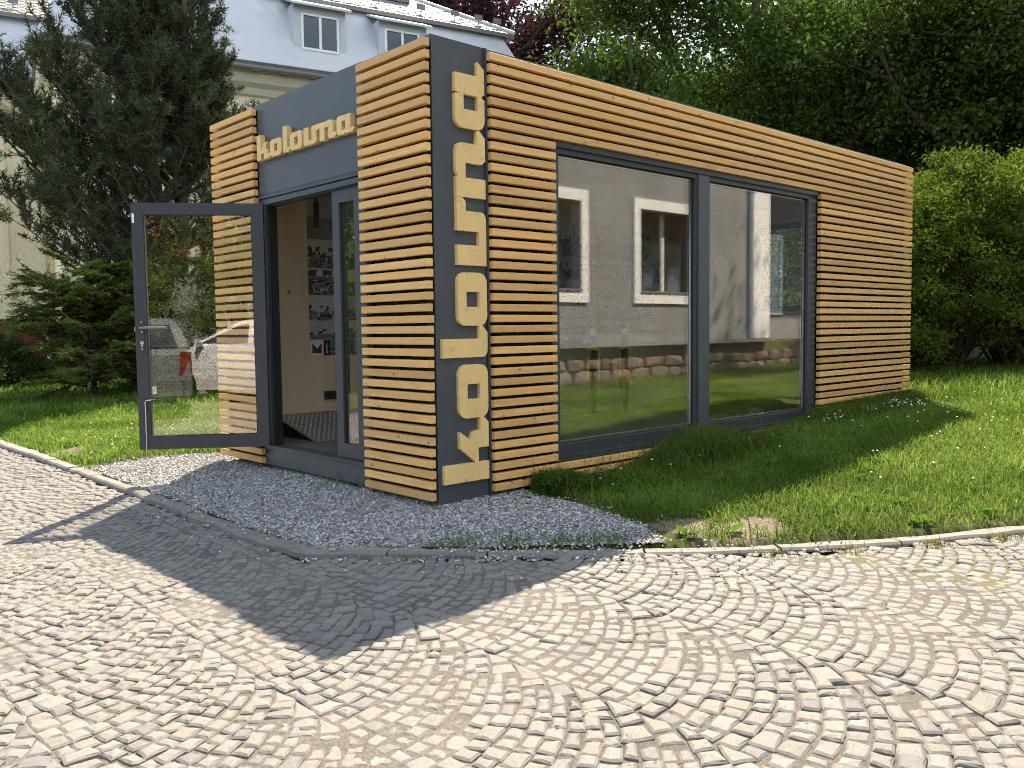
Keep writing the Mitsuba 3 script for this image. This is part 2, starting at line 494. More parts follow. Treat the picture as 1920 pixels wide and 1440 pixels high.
def sett_mesh(c, hz, tilt, inset, rngl, plain=False):
    """c: four corners counter-clockwise (x, y)"""
    if plain:
        ctr = c.mean(0)
        rel = c - ctr
        ln = np.linalg.norm(rel, axis=1, keepdims=True)
        outer, inner = ctr + rel * (1 - 0.006 / ln), ctr + rel * (1 - 0.018 / ln)
        z0 = g_pave(ctr[0], ctr[1])
        zq = lambda q, h: z0 + h + (q - ctr) @ tilt
        v = np.vstack([np.c_[inner, zq(inner, hz)], np.c_[outer, zq(outer, hz - 0.006)], np.c_[outer, zq(outer, -0.03)]])
        k = np.arange(4)
        k1 = (k + 1) % 4
        return v, np.vstack([[[0, 1, 2], [0, 2, 3]], np.stack([k, 4 + k, 4 + k1], 1), np.stack([k, 4 + k1, k1], 1), np.stack([4 + k, 8 + k, 8 + k1], 1), np.stack([4 + k, 8 + k1, 4 + k1], 1)])
    pts = []
    for k in range(4):
        a, b = c[k], c[(k + 1) % 4]
        pts += [a, (a + b) / 2 + rngl.normal(0, 0.0024, 2)]
    pts = np.array(pts)
    ctr = pts.mean(0)
    rel = pts - ctr
    ln = np.linalg.norm(rel, axis=1, keepdims=True)
    cornery = np.where(np.arange(8) % 2 == 0, 0.009, 0.004)[:, None]
    outer = ctr + rel * np.clip(1 - (inset + cornery * 0.45) / ln, 0.3, 1)
    inner = ctr + rel * np.clip(1 - (inset + 0.007 + cornery * 0.8) / ln, 0.25, 1)
    z0 = g_pave(ctr[0], ctr[1])
    def zz(q, h): return z0 + (g_pave(q[:, 0], q[:, 1]) - z0) + h + (q - ctr) @ tilt
    top = hz + rngl.normal(0, 0.0012, 8)
    v = np.vstack([np.r_[ctr, z0 + hz + 0.0022][None], np.c_[inner, zz(inner, top)], np.c_[outer, zz(outer, top - 0.0055)], np.c_[outer, zz(outer, -0.03 + 0 * top)]])
    k = np.arange(8)
    k1 = (k + 1) % 8
    f = np.vstack([np.stack([0 * k, 1 + k, 1 + k1], 1), np.stack([1 + k, 9 + k, 9 + k1], 1), np.stack([1 + k, 9 + k1, 1 + k1], 1), np.stack([9 + k, 17 + k, 17 + k1], 1), np.stack([9 + k, 17 + k1, 9 + k1], 1)])
    return v, f


setts = []
for lane in range(-5, 13):
    x0 = X0 + lane * LANE
    y0 = -7.5 + rng.uniform(0, 0.1)
    row = int(rng.integers(0, 2))
    steps = [0.074 * (1 + rng.uniform(-0.12, 0.12)) for _ in range(275)]
    for j, step in enumerate(steps[:-1]):
        two = step + steps[j + 1]
        nb = int(rng.integers(12, 14))
        tb = np.linspace(0, TMAX, nb + 1) + np.r_[0, rng.normal(0, 0.014, nb - 1), 0]
        tb = np.r_[0, np.sort(tb[1:-1] + rng.uniform(-0.030, 0.030)), TMAX]
        split = int(np.argmin(np.abs(tb - math.radians(50) - rng.normal(0, 0.05))))
        for k in range(nb):
            wide = k >= split
            if wide and (j + row) % 2: continue
            sh = two if wide else step
            q = []
            for t, up_ in ((tb[k], 0), (tb[k + 1], 0), (tb[k + 1], 1), (tb[k], 1)):
                if up_:
                    sx = math.sin(t) - 0.5 * sh * math.cos(t) * math.sin(t) / R * (0.35 if t == TMAX else 1)
                    tt = math.asin(sx)
                else:
                    tt = math.asin(min(math.sin(t) + 0.5 * sh * math.cos(t) * math.sin(t) / R * (0.35 if t == TMAX else 1), 0.999))
                q.append([x0 + R * math.sin(tt), y0 + (R - R * math.cos(tt)) + sh * up_])
            q = np.array(q)
            m = q.mean(0)
            if not (-4.8 < m[0] < 6 and -6 < m[1] < 11.5):
                continue
            setts.append(q)
        y0 += step
mids = np.array([q.mean(0) for q in setts])
ld = lawn_d(mids[:, 0], mids[:, 1])
keep = (ld < 0.005) & contains_xy(VIEW, mids[:, 0], mids[:, 1])
setts = [q for q, k in zip(setts, keep) if k]
mids = mids[keep]
rel = np.c_[mids, g_pave(mids[:, 0], mids[:, 1])] - CAM
zc = rel @ fw
uu, vv = (rel @ rt0) / np.maximum(zc, 0.1) * 872.4, (rel @ up0) / np.maximum(zc, 0.1) * 872.4
seen = (zc > 0.3) & (np.abs(uu) < 512) & (vv > -384)
order = np.argsort(np.where(seen, zc, 1e6))
near = set(order[:300].tolist())
fv, ff, fu, at = [], [], [], 0
sunk = meshkit.fbm(np.c_[mids * 1.4, 0 * mids[:, :1]], 3, 5)
for i, q in enumerate(setts):
    area = 0.5 * ((q[2, 0] - q[0, 0]) * (q[3, 1] - q[1, 1]) - (q[3, 0] - q[1, 0]) * (q[2, 1] - q[0, 1]))
    if area < 0:
        q = q[::-1]
    q = q + rng.normal(0, 0.0042, q.shape)
    hz = np.clip(rng.normal(0.0028, 0.0019), -0.001, 0.0075) - 0.007 * ss(0.5, 0.66, sunk[i])
    v, f = sett_mesh(q, hz, rng.normal(0, 0.015, 2), rng.uniform(0.0004, 0.0026), rng, zc[i] > 5.2)
    s = (rng.uniform(0, 1), rng.uniform(0, 1))
    if i in near:
        put('pavement__sett', mesh_of(v, f), 'm_sett', uv=np.tile([s], (len(v), 1)))
    else:
        fv.append(v); ff.append(f + at); fu.append(np.tile([s], (len(v), 1))); at += len(v)
put('pavement__sett_field', mesh_of(np.vstack(fv), np.vstack(ff)), 'm_sett', uv=np.vstack(fu), kind='stuff', label='farther granite setts of the pavement')

# ---------------------------------------------------------------- kerb stones
scene_kerb = []
labels['kerb'] = {'kind': 'structure', 'label': 'granite kerb stones between pavement and lawn'}
ls = LineString(KERB)
pos = 3.0
while pos < ls.length - 1.2:
    near_corner = abs(pos - ls.project(Point(-0.95, -0.2))) < 0.9
    L = rng.uniform(0.35, 0.6) if near_corner else rng.uniform(0.55, 1.1)
    n = 6
    ts = np.linspace(pos + 0.006, pos + L - 0.006, n)
    pts = np.array([ls.interpolate(t).coords[0] for t in ts])
    tg = np.gradient(pts, axis=0)
    tg /= np.linalg.norm(tg, axis=1, keepdims=True)
    nr = np.stack([-tg[:, 1], tg[:, 0]], 1)
    wdt = KW * rng.uniform(0.85, 1.1)
    o = pts + nr * rng.normal(0, 0.007, (n, 1))
    i_ = pts + nr * (wdt + rng.normal(0, 0.006, (n, 1)))
    zt = g_pave(pts[:, 0], pts[:, 1]) + 0.036 - 0.018 * ss(-1.0, -0.2, pts[:, 0]) + rng.uniform(-0.006, 0.006) + rng.normal(0, 0.002, n)
    v, f = [], []
    for k in range(n):
        zb = -0.3
        oc, ic = o[k] + nr[k] * 0.014, i_[k] - nr[k] * 0.010
        v += [np.r_[o[k], zt[k] - 0.25], np.r_[o[k] + nr[k] * rng.uniform(0, 0.003), zt[k] - 0.012], np.r_[oc, zt[k]], np.r_[ic, zt[k] + rng.normal(0, 0.002)], np.r_[i_[k], zt[k] - 0.01], np.r_[i_[k], zt[k] - 0.25]]
    for k in range(n - 1):
        for s in range(5):
            a = k * 6 + s
            f += [[a, a + 6, a + 7], [a, a + 7, a + 1]]
    for k, fl in ((0, 1), (n - 1, 0)):
        for s in range(1, 5):
            t = [k * 6, k * 6 + s, k * 6 + s + 1]
            f.append(t[::-1] if fl else t)
    m = mesh_of(v, np.array(f)[:, ::-1])
    m.fix_normals()
    put('kerb__kerb_stone', m, 'm_kerb', uv=uvc(m, rng.uniform(), rng.uniform()))
    pos += L

# ---------------------------------------------------------------- gravel
gx0, gy0, gx1, gy1 = GRAVEL.bounds
base = GRAVEL.buffer(-0.02)
tri = trimesh.creation.triangulate_polygon(base, engine='earcut')
gv, gf = trimesh.remesh.subdivide_to_size(np.c_[tri[0], 0 * tri[0][:, :1]], tri[1], 0.18)
gv[:, 2] = g_lawn(gv[:, 0], gv[:, 1]) + 0.006
put('gravel_bed', mesh_of(gv, gf), 'm_gravel_bed', smooth=True, kind='structure')
variants = []
for _ in range(24):
    pts = rng.normal(0, 1, (9, 3))
    pts /= np.linalg.norm(pts, axis=1, keepdims=True)
    pts *= np.array([1.0, 0.78, 0.6]) * rng.uniform(0.75, 1.1, (9, 1))
    h = trimesh.convex.convex_hull(pts)
    variants.append((np.array(h.vertices), np.array(h.faces)))
P_ = rng.uniform([gx0, gy0], [gx1, gy1], (46000, 2))
edge_n = meshkit.fbm(np.c_[P_ * 4, 0 * P_[:, :1]], 3, 3)
inside = contains_xy(GRAVEL, P_[:, 0], P_[:, 1])
ring = contains_xy(GRAVEL.buffer(0.22), P_[:, 0], P_[:, 1]) & (rng.uniform(size=len(P_)) < 0.22) & (edge_n > 0.45)
spill = (lawn_d(P_[:, 0], P_[:, 1]) > -0.32) & (lawn_d(P_[:, 0], P_[:, 1]) < 0) & (rng.uniform(size=len(P_)) < 0.14)
under = contains_xy(sbox(0.75, -0.1 + 0.12, 6.6, 2.9), P_[:, 0], P_[:, 1])
ok = (inside | ring) & ~under
extra = rng.uniform([-1.3, -2.2], [1.0, 2.2], (9000, 2))
de = lawn_d(extra[:, 0], extra[:, 1])
sel = (de < 0.13) & (de > -0.42) & (rng.uniform(size=len(extra)) < 0.45 * np.exp(de.clip(-1, 0) / 0.14)) & (extra[:, 1] < 1.8)
Q_ = np.vstack([P_[ok], extra[sel]])
dq = lawn_d(Q_[:, 0], Q_[:, 1])
vv_, ff_, cc_, at = [], [], [], 0
for x, y, d in np.c_[Q_, dq]:
    v, f = variants[rng.integers(24)]
    s = rng.uniform(0.0055, 0.0115) * (1.25 if rng.uniform() < 0.12 else 1)
    th_ = rng.uniform(0, 2 * np.pi)
    c, sn = math.cos(th_), math.sin(th_)
    w = v * s
    w = np.c_[w[:, 0] * c - w[:, 1] * sn, w[:, 0] * sn + w[:, 1] * c, w[:, 2]]
    vv_.append((w, x, y, d)); ff_.append(f + at); at += len(v)
    t = rng.uniform()
    g = 0.08 + 0.38 * t ** 1.2 if rng.uniform() < 0.80 else rng.uniform(0.46, 0.62)
    cc_.append(np.tile([[g * rng.uniform(0.98, 1.04), g, g * rng.uniform(0.95, 1.03)]], (len(v), 1)))
zz_ = np.where(dq > 0.1, g_lawn(Q_[:, 0], Q_[:, 1]) + rng.uniform(0.004, 0.014, len(Q_)), np.where(dq > 0, g_pave(Q_[:, 0], Q_[:, 1]) + 0.041 - 0.018 * ss(-1.0, -0.2, Q_[:, 0]), g_pave(Q_[:, 0], Q_[:, 1]) + 0.010))
V = np.vstack([w + [x, y, z] for (w, x, y, d), z in zip(vv_, zz_)])
put('gravel', mesh_of(V, np.vstack(ff_)), 'm_gravel', color=np.vstack(cc_), kind='stuff', label='grey and white crushed gravel around the pavilion corner')

# ---------------------------------------------------------------- the pavilion
PV = thing('exhibition_pavilion', 'boxy display pavilion clad in horizontal timber slats with open glass door and big window', 'pavilion')
PITCHS, SH, ZT = 0.068, 0.046, 2.90
X1, Y1 = 6.58, 2.86


def part(name, mesh, mat, **kw):
    return put(f'{PV}__{name}', mesh, mat, **kw)


def slat(x0, x1, y0, y1, i, along):
    zt = ZT - i * PITCHS
    dz = rng.normal(0, 0.0012)
    c = 0.0022
    m = bx(x0, x1, y0, y1, zt - SH + dz, zt + dz)
    # chamfered long edges on the outer face
    if along == 'y':
        prof = Polygon([(x1, zt), (x0 + c, zt), (x0, zt - c), (x0, zt - SH + c), (x0 + c, zt - SH), (x1, zt - SH)])
        e = trimesh.creation.extrude_polygon(prof, y1 - y0, engine='earcut')
        m = place(e, [1, 0, 0], [0, 0, 1], [0, 1, 0], [0, y0, dz])
    else:
        prof = Polygon([(y1, zt), (y0 + c, zt), (y0, zt - c), (y0, zt - SH + c), (y0 + c, zt - SH), (y1, zt - SH)])
        e = trimesh.creation.extrude_polygon(prof, x1 - x0, engine='earcut')
        m = place(e, [0, 1, 0], [0, 0, 1], [1, 0, 0], [x0, 0, dz])
    part('slat', m, 'm_slat', uv=uvc(m, rng.uniform(), 0.0 if along == 'y' else 1.0))


for i in range(41):
    j = rng.normal(0, 0.0022)
    slat(-0.06 + j * 0.3, -0.022, -0.021 + j, 0.711, i, 'y')
for i in range(41):
    j = rng.normal(0, 0.003)
    slat(-0.06 + j * 0.3, -0.022, 2.184, 2.941 + j, i, 'y')
for i in range(41):
    j = rng.normal(0, 0.003)
    if i < 7 or i > 38:
        cut = [1.9, 3.4, 4.7, 2.6][i % 4] + rng.uniform(-0.3, 0.3)
        slat(0.4235, cut - 0.001, -0.06, -0.022, i, 'x')
        slat(cut + 0.001, 6.665 + j, -0.06 + 0.0006, -0.022, i, 'x')
    else:
        slat(0.4235, 1.005 + j * 0.3, -0.06, -0.022, i, 'x')
        slat(4.615 + j * 0.3, 6.665 + j, -0.06, -0.022, i, 'x')

# battens behind the slats
for y in (0.03, 0.36, 0.66, 2.25, 2.55, 2.80):
    part('batten', bx(-0.0215, -0.0005, y - 0.022, y + 0.022, 0.14, 2.88), 'm_membrane')
for x in (0.50, 0.93, 4.70, 5.35, 5.95, 6.52):
    part('batten', bx(x - 0.022, x + 0.022, -0.0215, -0.0005, 0.14, 2.88), 'm_membrane')
for x in (1.6, 2.4, 3.2, 4.0):
    part('batten', bx(x - 0.022, x + 0.022, -0.0215, -0.0005, 2.45, 2.88), 'm_membrane')

# outer walls: long wall with the window opening, front wall with the doorway, end wall with a window, back wall
WX0, WX1, WZ0, WZ1 = 1.005, 4.615, 0.25, 2.445
DY0, DY1, DZ0, DZ1 = 0.74, 2.18, 0.285, 2.20


def wall_with_hole(a0, a1, z0, z1, hole, thick):
    p = sbox(a0, z0, a1, z1)
    for h in hole:
        p = p.difference(sbox(*h))
    return extrude(p, thick)


EY0, EY1, EZ0, EZ1 = 0.85, 1.80, 1.35, 2.42
w = wall_with_hole(0.0, X1, 0.13, 2.895, [(WX0, WZ0, WX1, WZ1)], 0.099)
part('wall', place(w, [1, 0, 0], [0, 0, 1], [0, 1, 0], [0.001, 0.001, 0]), 'm_membrane')
w = wall_with_hole(0.102, Y1, 0.13, 2.895, [(DY0, -1, DY1, DZ1)], 0.099)
part('wall', place(w, [0, 1, 0], [0, 0, 1], [1, 0, 0], [0.001, 0, 0]), 'm_membrane')
w = wall_with_hole(0.102, Y1, 0.13, 2.895, [(EY0, EZ0, EY1, EZ1)], 0.099)
part('wall', place(w, [0, 1, 0], [0, 0, 1], [1, 0, 0], [X1 - 0.1, 0, 0]), 'm_membrane')
part('wall', bx(0.102, X1 - 0.102, Y1 - 0.06, Y1, 0.13, 2.895), 'm_membrane')
part('roof', bx(-0.004, X1 + 0.02, -0.004, Y1 + 0.02, 2.897, 2.932), 'm_anthracite')
part('roof_edge_trim', bx(0.425, 6.66, -0.035, -0.006, 2.902, 2.910), 'm_steel')

# dark panels
part('corner_panel', bx(0.0, 0.421, -0.012, -0.0005, 0.092, 2.931), 'm_anthracite')
part('corner_channel', bx(0.405, 0.4225, -0.030, -0.0125, 0.11, 2.928), 'm_frame')
part('base_plate', bx(0.03, 0.40, -0.004, 0.3, -0.02, 0.0915), 'm_kerb')
fas = part('fascia_panel', bx(-0.014, -0.0005, 0.713, 2.181, 2.236, 2.931), 'm_anthracite')
for z in (2.205,):
    part('fascia_flashing', bx(-0.022, 0.06, 0.713, 2.181, z, z + 0.026), 'm_frame')
part('sill_beam', bx(-0.016, 0.10, 0.713, 2.2, 0.128, 0.255), 'm_anthracite')
part('threshold', bx(-0.028, 0.10, 0.722, 2.19, 0.2565, 0.283), 'm_frame')

# supports under the floor
for x, y in ((0.35, 2.45), (0.3, 1.3), (2.2, 0.25), (4.4, 0.25), (6.3, 0.25), (6.3, 2.6), (3.3, 2.6), (1.2, 0.3)):
    part('footing', bx(x - 0.14, x + 0.14, y - 0.14, y + 0.14, -0.15, 0.129), 'm_kerb')

# doorway frame and doors
def frame_mesh(a0, a1, z0, z1, w, d0, d1, wb=None):
    p = sbox(a0, z0, a1, z1).difference(sbox(a0 + w, z0 + (wb or w), a1 - w, z1 - w))
    return extrude(p, d1 - d0)


pf = sbox(0.742, 0.285, 2.178, 2.203).difference(sbox(0.80, 0.0, 2.115, 2.150))
m = place(extrude(pf, 0.085), [0, 1, 0], [0, 0, 1], [1, 0, 0], [0.004, 0, 0])
df = part('door_frame', m, 'm_frame')
m = place(extrude(sbox(2.085, 0.285, 2.1145, 2.149), 0.05), [0, 1, 0], [0, 0, 1], [1, 0, 0], [0.03, 0, 0])
put(f'{df}__rebate', m, 'm_rubber')
for z in (0.36, 0.95, 1.62, 2.08):
    m = trimesh.creation.cylinder(0.006, 0.004, sections=10)
    m = place(m, [1, 0, 0], [0, 0, 1], [0, 1, 0], [0.055, 2.1128, z])
    put(f'{df}__screw', m, 'm_steel')
part('door_lintel_trim', bx(-0.02, 0.004, 0.722, 2.178, 2.158, 2.196), 'm_frame')

# fixed leaf on the right of the doorway
FL = f'{PV}__fixed_leaf'
m = place(frame_mesh(0.801, 1.165, 0.287, 2.149, 0.088, 0, 0.06, 0.10), [0, 1, 0], [0, 0, 1], [1, 0, 0], [0.014, 0, 0])
scene[FL] = mikit.ply(m, 'm_frame')
gl = place(frame_mesh(0.884, 1.082, 0.382, 2.066, 0.006, 0, 0.008), [0, 1, 0], [0, 0, 1], [1, 0, 0], [0.030, 0, 0])
put(f'{FL}__gasket', gl, 'm_rubber')


def sheet(c):
    return mesh_of(c, [[0, 1, 2], [0, 2, 3]])


put(f'{FL}__pane', sheet([[0.036, 0.885, 0.384], [0.036, 1.081, 0.384], [0.036, 1.081, 2.064], [0.036, 0.885, 2.064]]), 'm_pane')

# open door leaf
DH = np.array([-0.050, 2.055])
DO = np.array([-0.838, 2.613])
DL = np.linalg.norm(DO - DH)
dd = np.r_[(DO - DH) / DL, 0]
dn = np.array([dd[1], -dd[0], 0.0])
if dn[:2] @ (CAM[:2] - DH) < 0:
    dn = -dn
D0 = np.r_[DH, 0.0]


def dplace(mesh, off=0.0):
    return place(mesh, dd, [0, 0, 1], dn, D0 + dn * off)


DOOR = f'{PV}__door'
dz0, dz1 = 0.287, 2.157
m = dplace(frame_mesh(0, DL, dz0, dz1, 0.087, 0, 0.062, 0.10), -0.031)
scene[DOOR] = mikit.ply(m, 'm_frame')
labels[DOOR] = {'label': 'dark framed glass door leaf standing open'}
put(f'{DOOR}__bead', dplace(frame_mesh(0.083, DL - 0.083, dz0 + 0.096, dz1 - 0.083, 0.009, 0, 0.010), 0.020), 'm_rubber')
for o in (-0.008, 0.008):
    g0, g1, h0, h1 = 0.086, DL - 0.086, dz0 + 0.099, dz1 - 0.086
    put(f'{DOOR}__pane', dplace(sheet([[g0, h0, o], [g1, h0, o], [g1, h1, o], [g0, h1, o]])), 'm_door_pane')
put(f'{DOOR}__lock_plate', dplace(extrude(sbox(DL - 0.066, 1.03, DL - 0.030, 1.275), 0.006), 0.0312), 'm_frame')
hz = 1.216
hp = [[DL - 0.048, hz, 0.036], [DL - 0.048, hz, 0.085], [DL - 0.075, hz, 0.092], [DL - 0.185, hz, 0.092]]
put(f'{DOOR}__handle', dplace(tube(hp, 0.0095, 9)), 'm_zinc_dark', smooth=40)
hp = [[DL - 0.048, hz, -0.033], [DL - 0.048, hz, -0.08], [DL - 0.075, hz, -0.088], [DL - 0.20, hz, -0.088]]
put(f'{DOOR}__handle', dplace(tube(hp, 0.0095, 9)), 'm_zinc_dark', smooth=40)
for z in (1.262, 1.186, 1.055):
    put(f'{DOOR}__screw', dplace(place(trimesh.creation.cylinder(0.0065, 0.003, sections=10), [1, 0, 0], [0, 1, 0], [0, 0, 1], [DL - 0.048, z, 0.0385])), 'm_steel')
cyl = unary_union([Point(DL - 0.048, 1.103).buffer(0.013), sbox(DL - 0.053, 1.072, DL - 0.043, 1.10)])
put(f'{DOOR}__lock_cylinder', dplace(extrude(cyl, 0.005), 0.0375), 'm_steel')
put(f'{DOOR}__latch', dplace(extrude(sbox(DL - 0.0005, 1.19, DL + 0.012, 1.225), 0.014), -0.006), 'm_steel')
put(f'{DOOR}__sticker', dplace(extrude(sbox(DL - 0.022, 2.005, DL - 0.006, 2.075), 0.0015), 0.0313), 'm_white_paint')
hp = [[DL - 0.105, 0.665, 0.04], [DL - 0.066, 0.665, 0.048], [DL - 0.058, 0.650, 0.048], [DL - 0.058, 0.42, 0.046], [DL - 0.056, 0.32, 0.042], [DL - 0.055, 0.262, 0.040]]
put(f'{DOOR}__drop_bolt', dplace(tube(hp, 0.006, 8)), 'm_steel', smooth=40)
put(f'{DOOR}__bolt_lever', dplace(tube([[DL - 0.10, 0.665, 0.045], [DL - 0.175, 0.668, 0.05]], 0.006, 8)), 'm_black_plastic')
for z in (0.42, 1.25, 1.95):
    put(f'{DOOR}__hinge', place(trimesh.creation.cylinder(0.010, 0.11, sections=12), [1, 0, 0], [0, 1, 0], [0, 0, 1], [DH[0] + 0.012, DH[1] + 0.012, z]), 'm_frame', smooth=40)

# the big window
WIN = f'{PV}__window'
p = sbox(WX0 + 0.002, WZ0 + 0.002, WX1 - 0.002, WZ1 - 0.002)
for a, b in ((1.078, 2.660), (2.858, 4.470)):
    p = p.difference(sbox(a, 0.372, b, 2.368))
m = place(extrude(p, 0.07), [1, 0, 0], [0, 0, 1], [0, 1, 0], [0, -0.010, 0])
scene[WIN] = mikit.ply(m, 'm_frame')
labels[WIN] = {'label': 'wide two-pane shop window in a dark frame'}
put(f'{WIN}__mullion_cap', bx(2.688, 2.832, -0.022, -0.0105, 0.30, 2.440), 'm_anthracite')
put(f'{WIN}__sill', bx(1.01, 4.61, -0.040, -0.0105, 0.254, 0.292), 'm_frame')
put(f'{WIN}__head_flashing', bx(1.01, 4.61, -0.034, -0.0105, 2.405, 2.442), 'm_frame')
for a, b in ((1.078, 2.660), (2.858, 4.470)):
    g = sbox(a - 0.001, 0.371, b + 0.001, 2.369).difference(sbox(a + 0.008, 0.380, b - 0.008, 2.360))
    put(f'{WIN}__gasket', place(extrude(g, 0.012), [1, 0, 0], [0, 0, 1], [0, 1, 0], [0, 0.018, 0]), 'm_rubber')
    s = sbox(a + 0.0075, 0.3795, b - 0.0075, 2.3605).difference(sbox(a + 0.016, 0.388, b - 0.016, 2.352))
    put(f'{WIN}__spacer', place(extrude(s, 0.014), [1, 0, 0], [0, 0, 1], [0, 1, 0], [0, 0.027, 0]), 'm_steel')
    for yy in (0.024, 0.044):
        put(f'{WIN}__pane', sheet([[a + 0.001, yy, 0.373], [b - 0.001, yy, 0.373], [b - 0.001, yy, 2.367], [a + 0.001, yy, 2.367]]), 'm_pane')

# end window towards the hedge
EW = numbered(f'{PV}__window')
m = place(frame_mesh(EY0 + 0.002, EY1 - 0.002, EZ0 + 0.002, EZ1 - 0.002, 0.06, 0, 0.07), [0, 1, 0], [0, 0, 1], [1, 0, 0], [X1 - 0.085, 0, 0])
scene[EW] = mikit.ply(m, 'm_frame')
put(f'{EW}__pane', sheet([[X1 - 0.05, EY0 + 0.06, EZ0 + 0.06], [X1 - 0.05, EY1 - 0.06, EZ0 + 0.06], [X1 - 0.05, EY1 - 0.06, EZ1 - 0.06], [X1 - 0.05, EY0 + 0.06, EZ1 - 0.06]]), 'm_pane')

# inside: plywood lining, ceiling, floor
IX0, IX1, IY0, IY1, IZ0, IZ1 = 0.11, X1 - 0.11, 0.11, Y1 - 0.075, 0.278, 2.62
part('wall_lining', bx(IX0, IX1, IY1, IY1 + 0.014, IZ0, IZ1), 'm_ply')
w = wall_with_hole(IY0 + 0.001, IY1 - 0.001, IZ0, IZ1, [(EY0, EZ0, EY1, EZ1)], 0.01)
part('wall_lining', place(w, [0, 1, 0], [0, 0, 1], [1, 0, 0], [IX1, 0, 0]), 'm_ply')
w = wall_with_hole(IY0 + 0.001, IY1 - 0.001, IZ0, IZ1, [(0.73, -1, 2.19, 2.21)], 0.008)
part('wall_lining', place(w, [0, 1, 0], [0, 0, 1], [1, 0, 0], [0.101, 0, 0]), 'm_ply')
w = wall_with_hole(IX0 + 0.012, IX1 - 0.001, IZ0, IZ1, [(WX0 - 0.01, WZ0, WX1 + 0.01, WZ1 + 0.01)], 0.008)
part('wall_lining', place(w, [1, 0, 0], [0, 0, 1], [0, 1, 0], [0, 0.1015, 0]), 'm_ply')
part('ceiling_board', bx(IX0, IX1, IY0, IY1, IZ1 + 0.001, IZ1 + 0.015), 'm_ply')
part('floor', bx(0.101, X1 - 0.101, 0.101, Y1 - 0.062, 0.135, 0.262), 'm_membrane')
part('floor_covering', bx(0.102, X1 - 0.102, 0.103, Y1 - 0.0755, 0.2625, 0.2732), 'm_floor')
RY0, RZ0, RY1, RZ1 = 2.06, 0.2745, IY1 - 0.002, 0.445
prof = Polygon([(RY0, RZ0 - 0.001), (RY1, RZ1), (RY1, RZ1 - 0.006), (RY0 + 0.03, RZ0 - 0.0025), (RY0, RZ0 - 0.002)])
RX0, RX1 = 0.36, 6.2
plate = part('tread_plate_ramp', place(extrude(prof, RX1 - RX0), [0, 1, 0], [0, 0, 1], [1, 0, 0], [RX0, 0, 0]), 'm_tread')
put(f'{plate}__side', place(extrude(Polygon([(RY0 + 0.05, RZ0 - 0.002), (RY1, RZ1 - 0.008), (RY1, 0.2735), (RY0 + 0.05, 0.2735)]), 0.01), [0, 1, 0], [0, 0, 1], [1, 0, 0], [RX0 + 0.012, 0, 0]), 'm_rubber')
lv, lf, at = [], [], 0
sl_ = (RZ1 - RZ0) / (RY1 - RY0)
for ix in range(0, 116):
    for iy in range(0, 20):
        x, y = RX0 + 0.03 + ix * 0.046 + (0.023 if iy % 2 else 0), RY0 + 0.02 + iy * 0.036
        if y > RY1 - 0.02 or x > RX1 - 0.03: continue
        a = math.radians(38)
        c, s_ = math.cos(a), math.sin(a)
        L, w_ = 0.019, 0.0075
        pts = [(-L, 0, 0), (0, -w_, 0), (L, 0, 0), (0, w_, 0), (-L * .35, 0, .0045), (L * .35, 0, .0045)]
        for q in pts:
            yy = y + q[0] * s_ + q[1] * c
            lv.append((x + q[0] * c - q[1] * s_, yy, RZ0 + (yy - RY0) * sl_ + 0.0004 + q[2]))
        lf += [(at + i, at + j, at + k) for i, j, k in ((0, 1, 4), (1, 5, 4), (1, 2, 5), (2, 3, 5), (3, 4, 5), (3, 0, 4))]
        at += 6
put(f'{plate}__raised_pattern', mesh_of(lv, lf), 'm_worn_alu', kind='stuff')
sk = part('power_socket', bx(0.872, 1.032, IY1 - 0.022, IY1 - 0.0005, 0.552, 0.628), 'm_black_plastic')
for x in (0.912, 0.992):
    put(f'{sk}__outlet', place(trimesh.creation.cylinder(0.024, 0.004, sections=18), [1, 0, 0], [0, 0, 1], [0, 1, 0], [x, IY1 - 0.0235, 0.59]), 'm_rubber')

# ---------------------------------------------------------------- lettering (k o l o v n a)
def rr(x0, y0, x1, y1, r, corners=('bl', 'br', 'tr', 'tl')):
    b = sbox(x0, y0, x1, y1)
    s = b.buffer(-r).buffer(r, quad_segs=6)
    for k, (cx, cy) in {'bl': (x0, y0), 'br': (x1, y0), 'tr': (x1, y1), 'tl': (x0, y1)}.items():
        if k not in corners:
            s = s.union(sbox(min(cx, cx + (r if cx == x0 else -r)), min(cy, cy + (r if cy == y0 else -r)), max(cx, cx + (r if cx == x0 else -r)), max(cy, cy + (r if cy == y0 else -r))))
    return s


k_ = unary_union([sbox(0, 0, 0.115, 0.362), Polygon([(0.100, 0.085), (0.100, 0.095), (0.118, 0.113), (0.214, 0.238), (0.318, 0.238), (0.26, 0.150), (0.280, 0.146), (0.298, 0.138), (0.311, 0.122), (0.320, 0.070), (0.392, 0.070), (0.404, 0.045), (0.365, 0.0), (0.207, 0.0), (0.207, 0.088)])])
o1_ = rr(0.398, 0, 0.734, 0.238, 0.062).difference(sbox(0.518, 0.068, 0.612, 0.170))
l_ = unary_union([rr(0.779, 0, 0.895, 0.362, 0.045, ('bl',)), Polygon([(0.85, 0), (0.934, 0.0), (0.977, 0.040), (0.975, 0.067), (0.85, 0.067)])])
o2_ = rr(0.976, 0, 1.306, 0.238, 0.062).difference(sbox(1.093, 0.063, 1.186, 0.168))
v_ = unary_union([sbox(1.350, 0, 1.474, 0.236), sbox(1.47, 0, 1.57, 0.061), rr(1.560, 0, 1.683, 0.236, 0.045, ('br',)), Polygon([(1.66, 0.236), (1.66, 0.164), (1.735, 0.163), (1.752, 0.175), (1.7655, 0.199), (1.7655, 0.236)])])
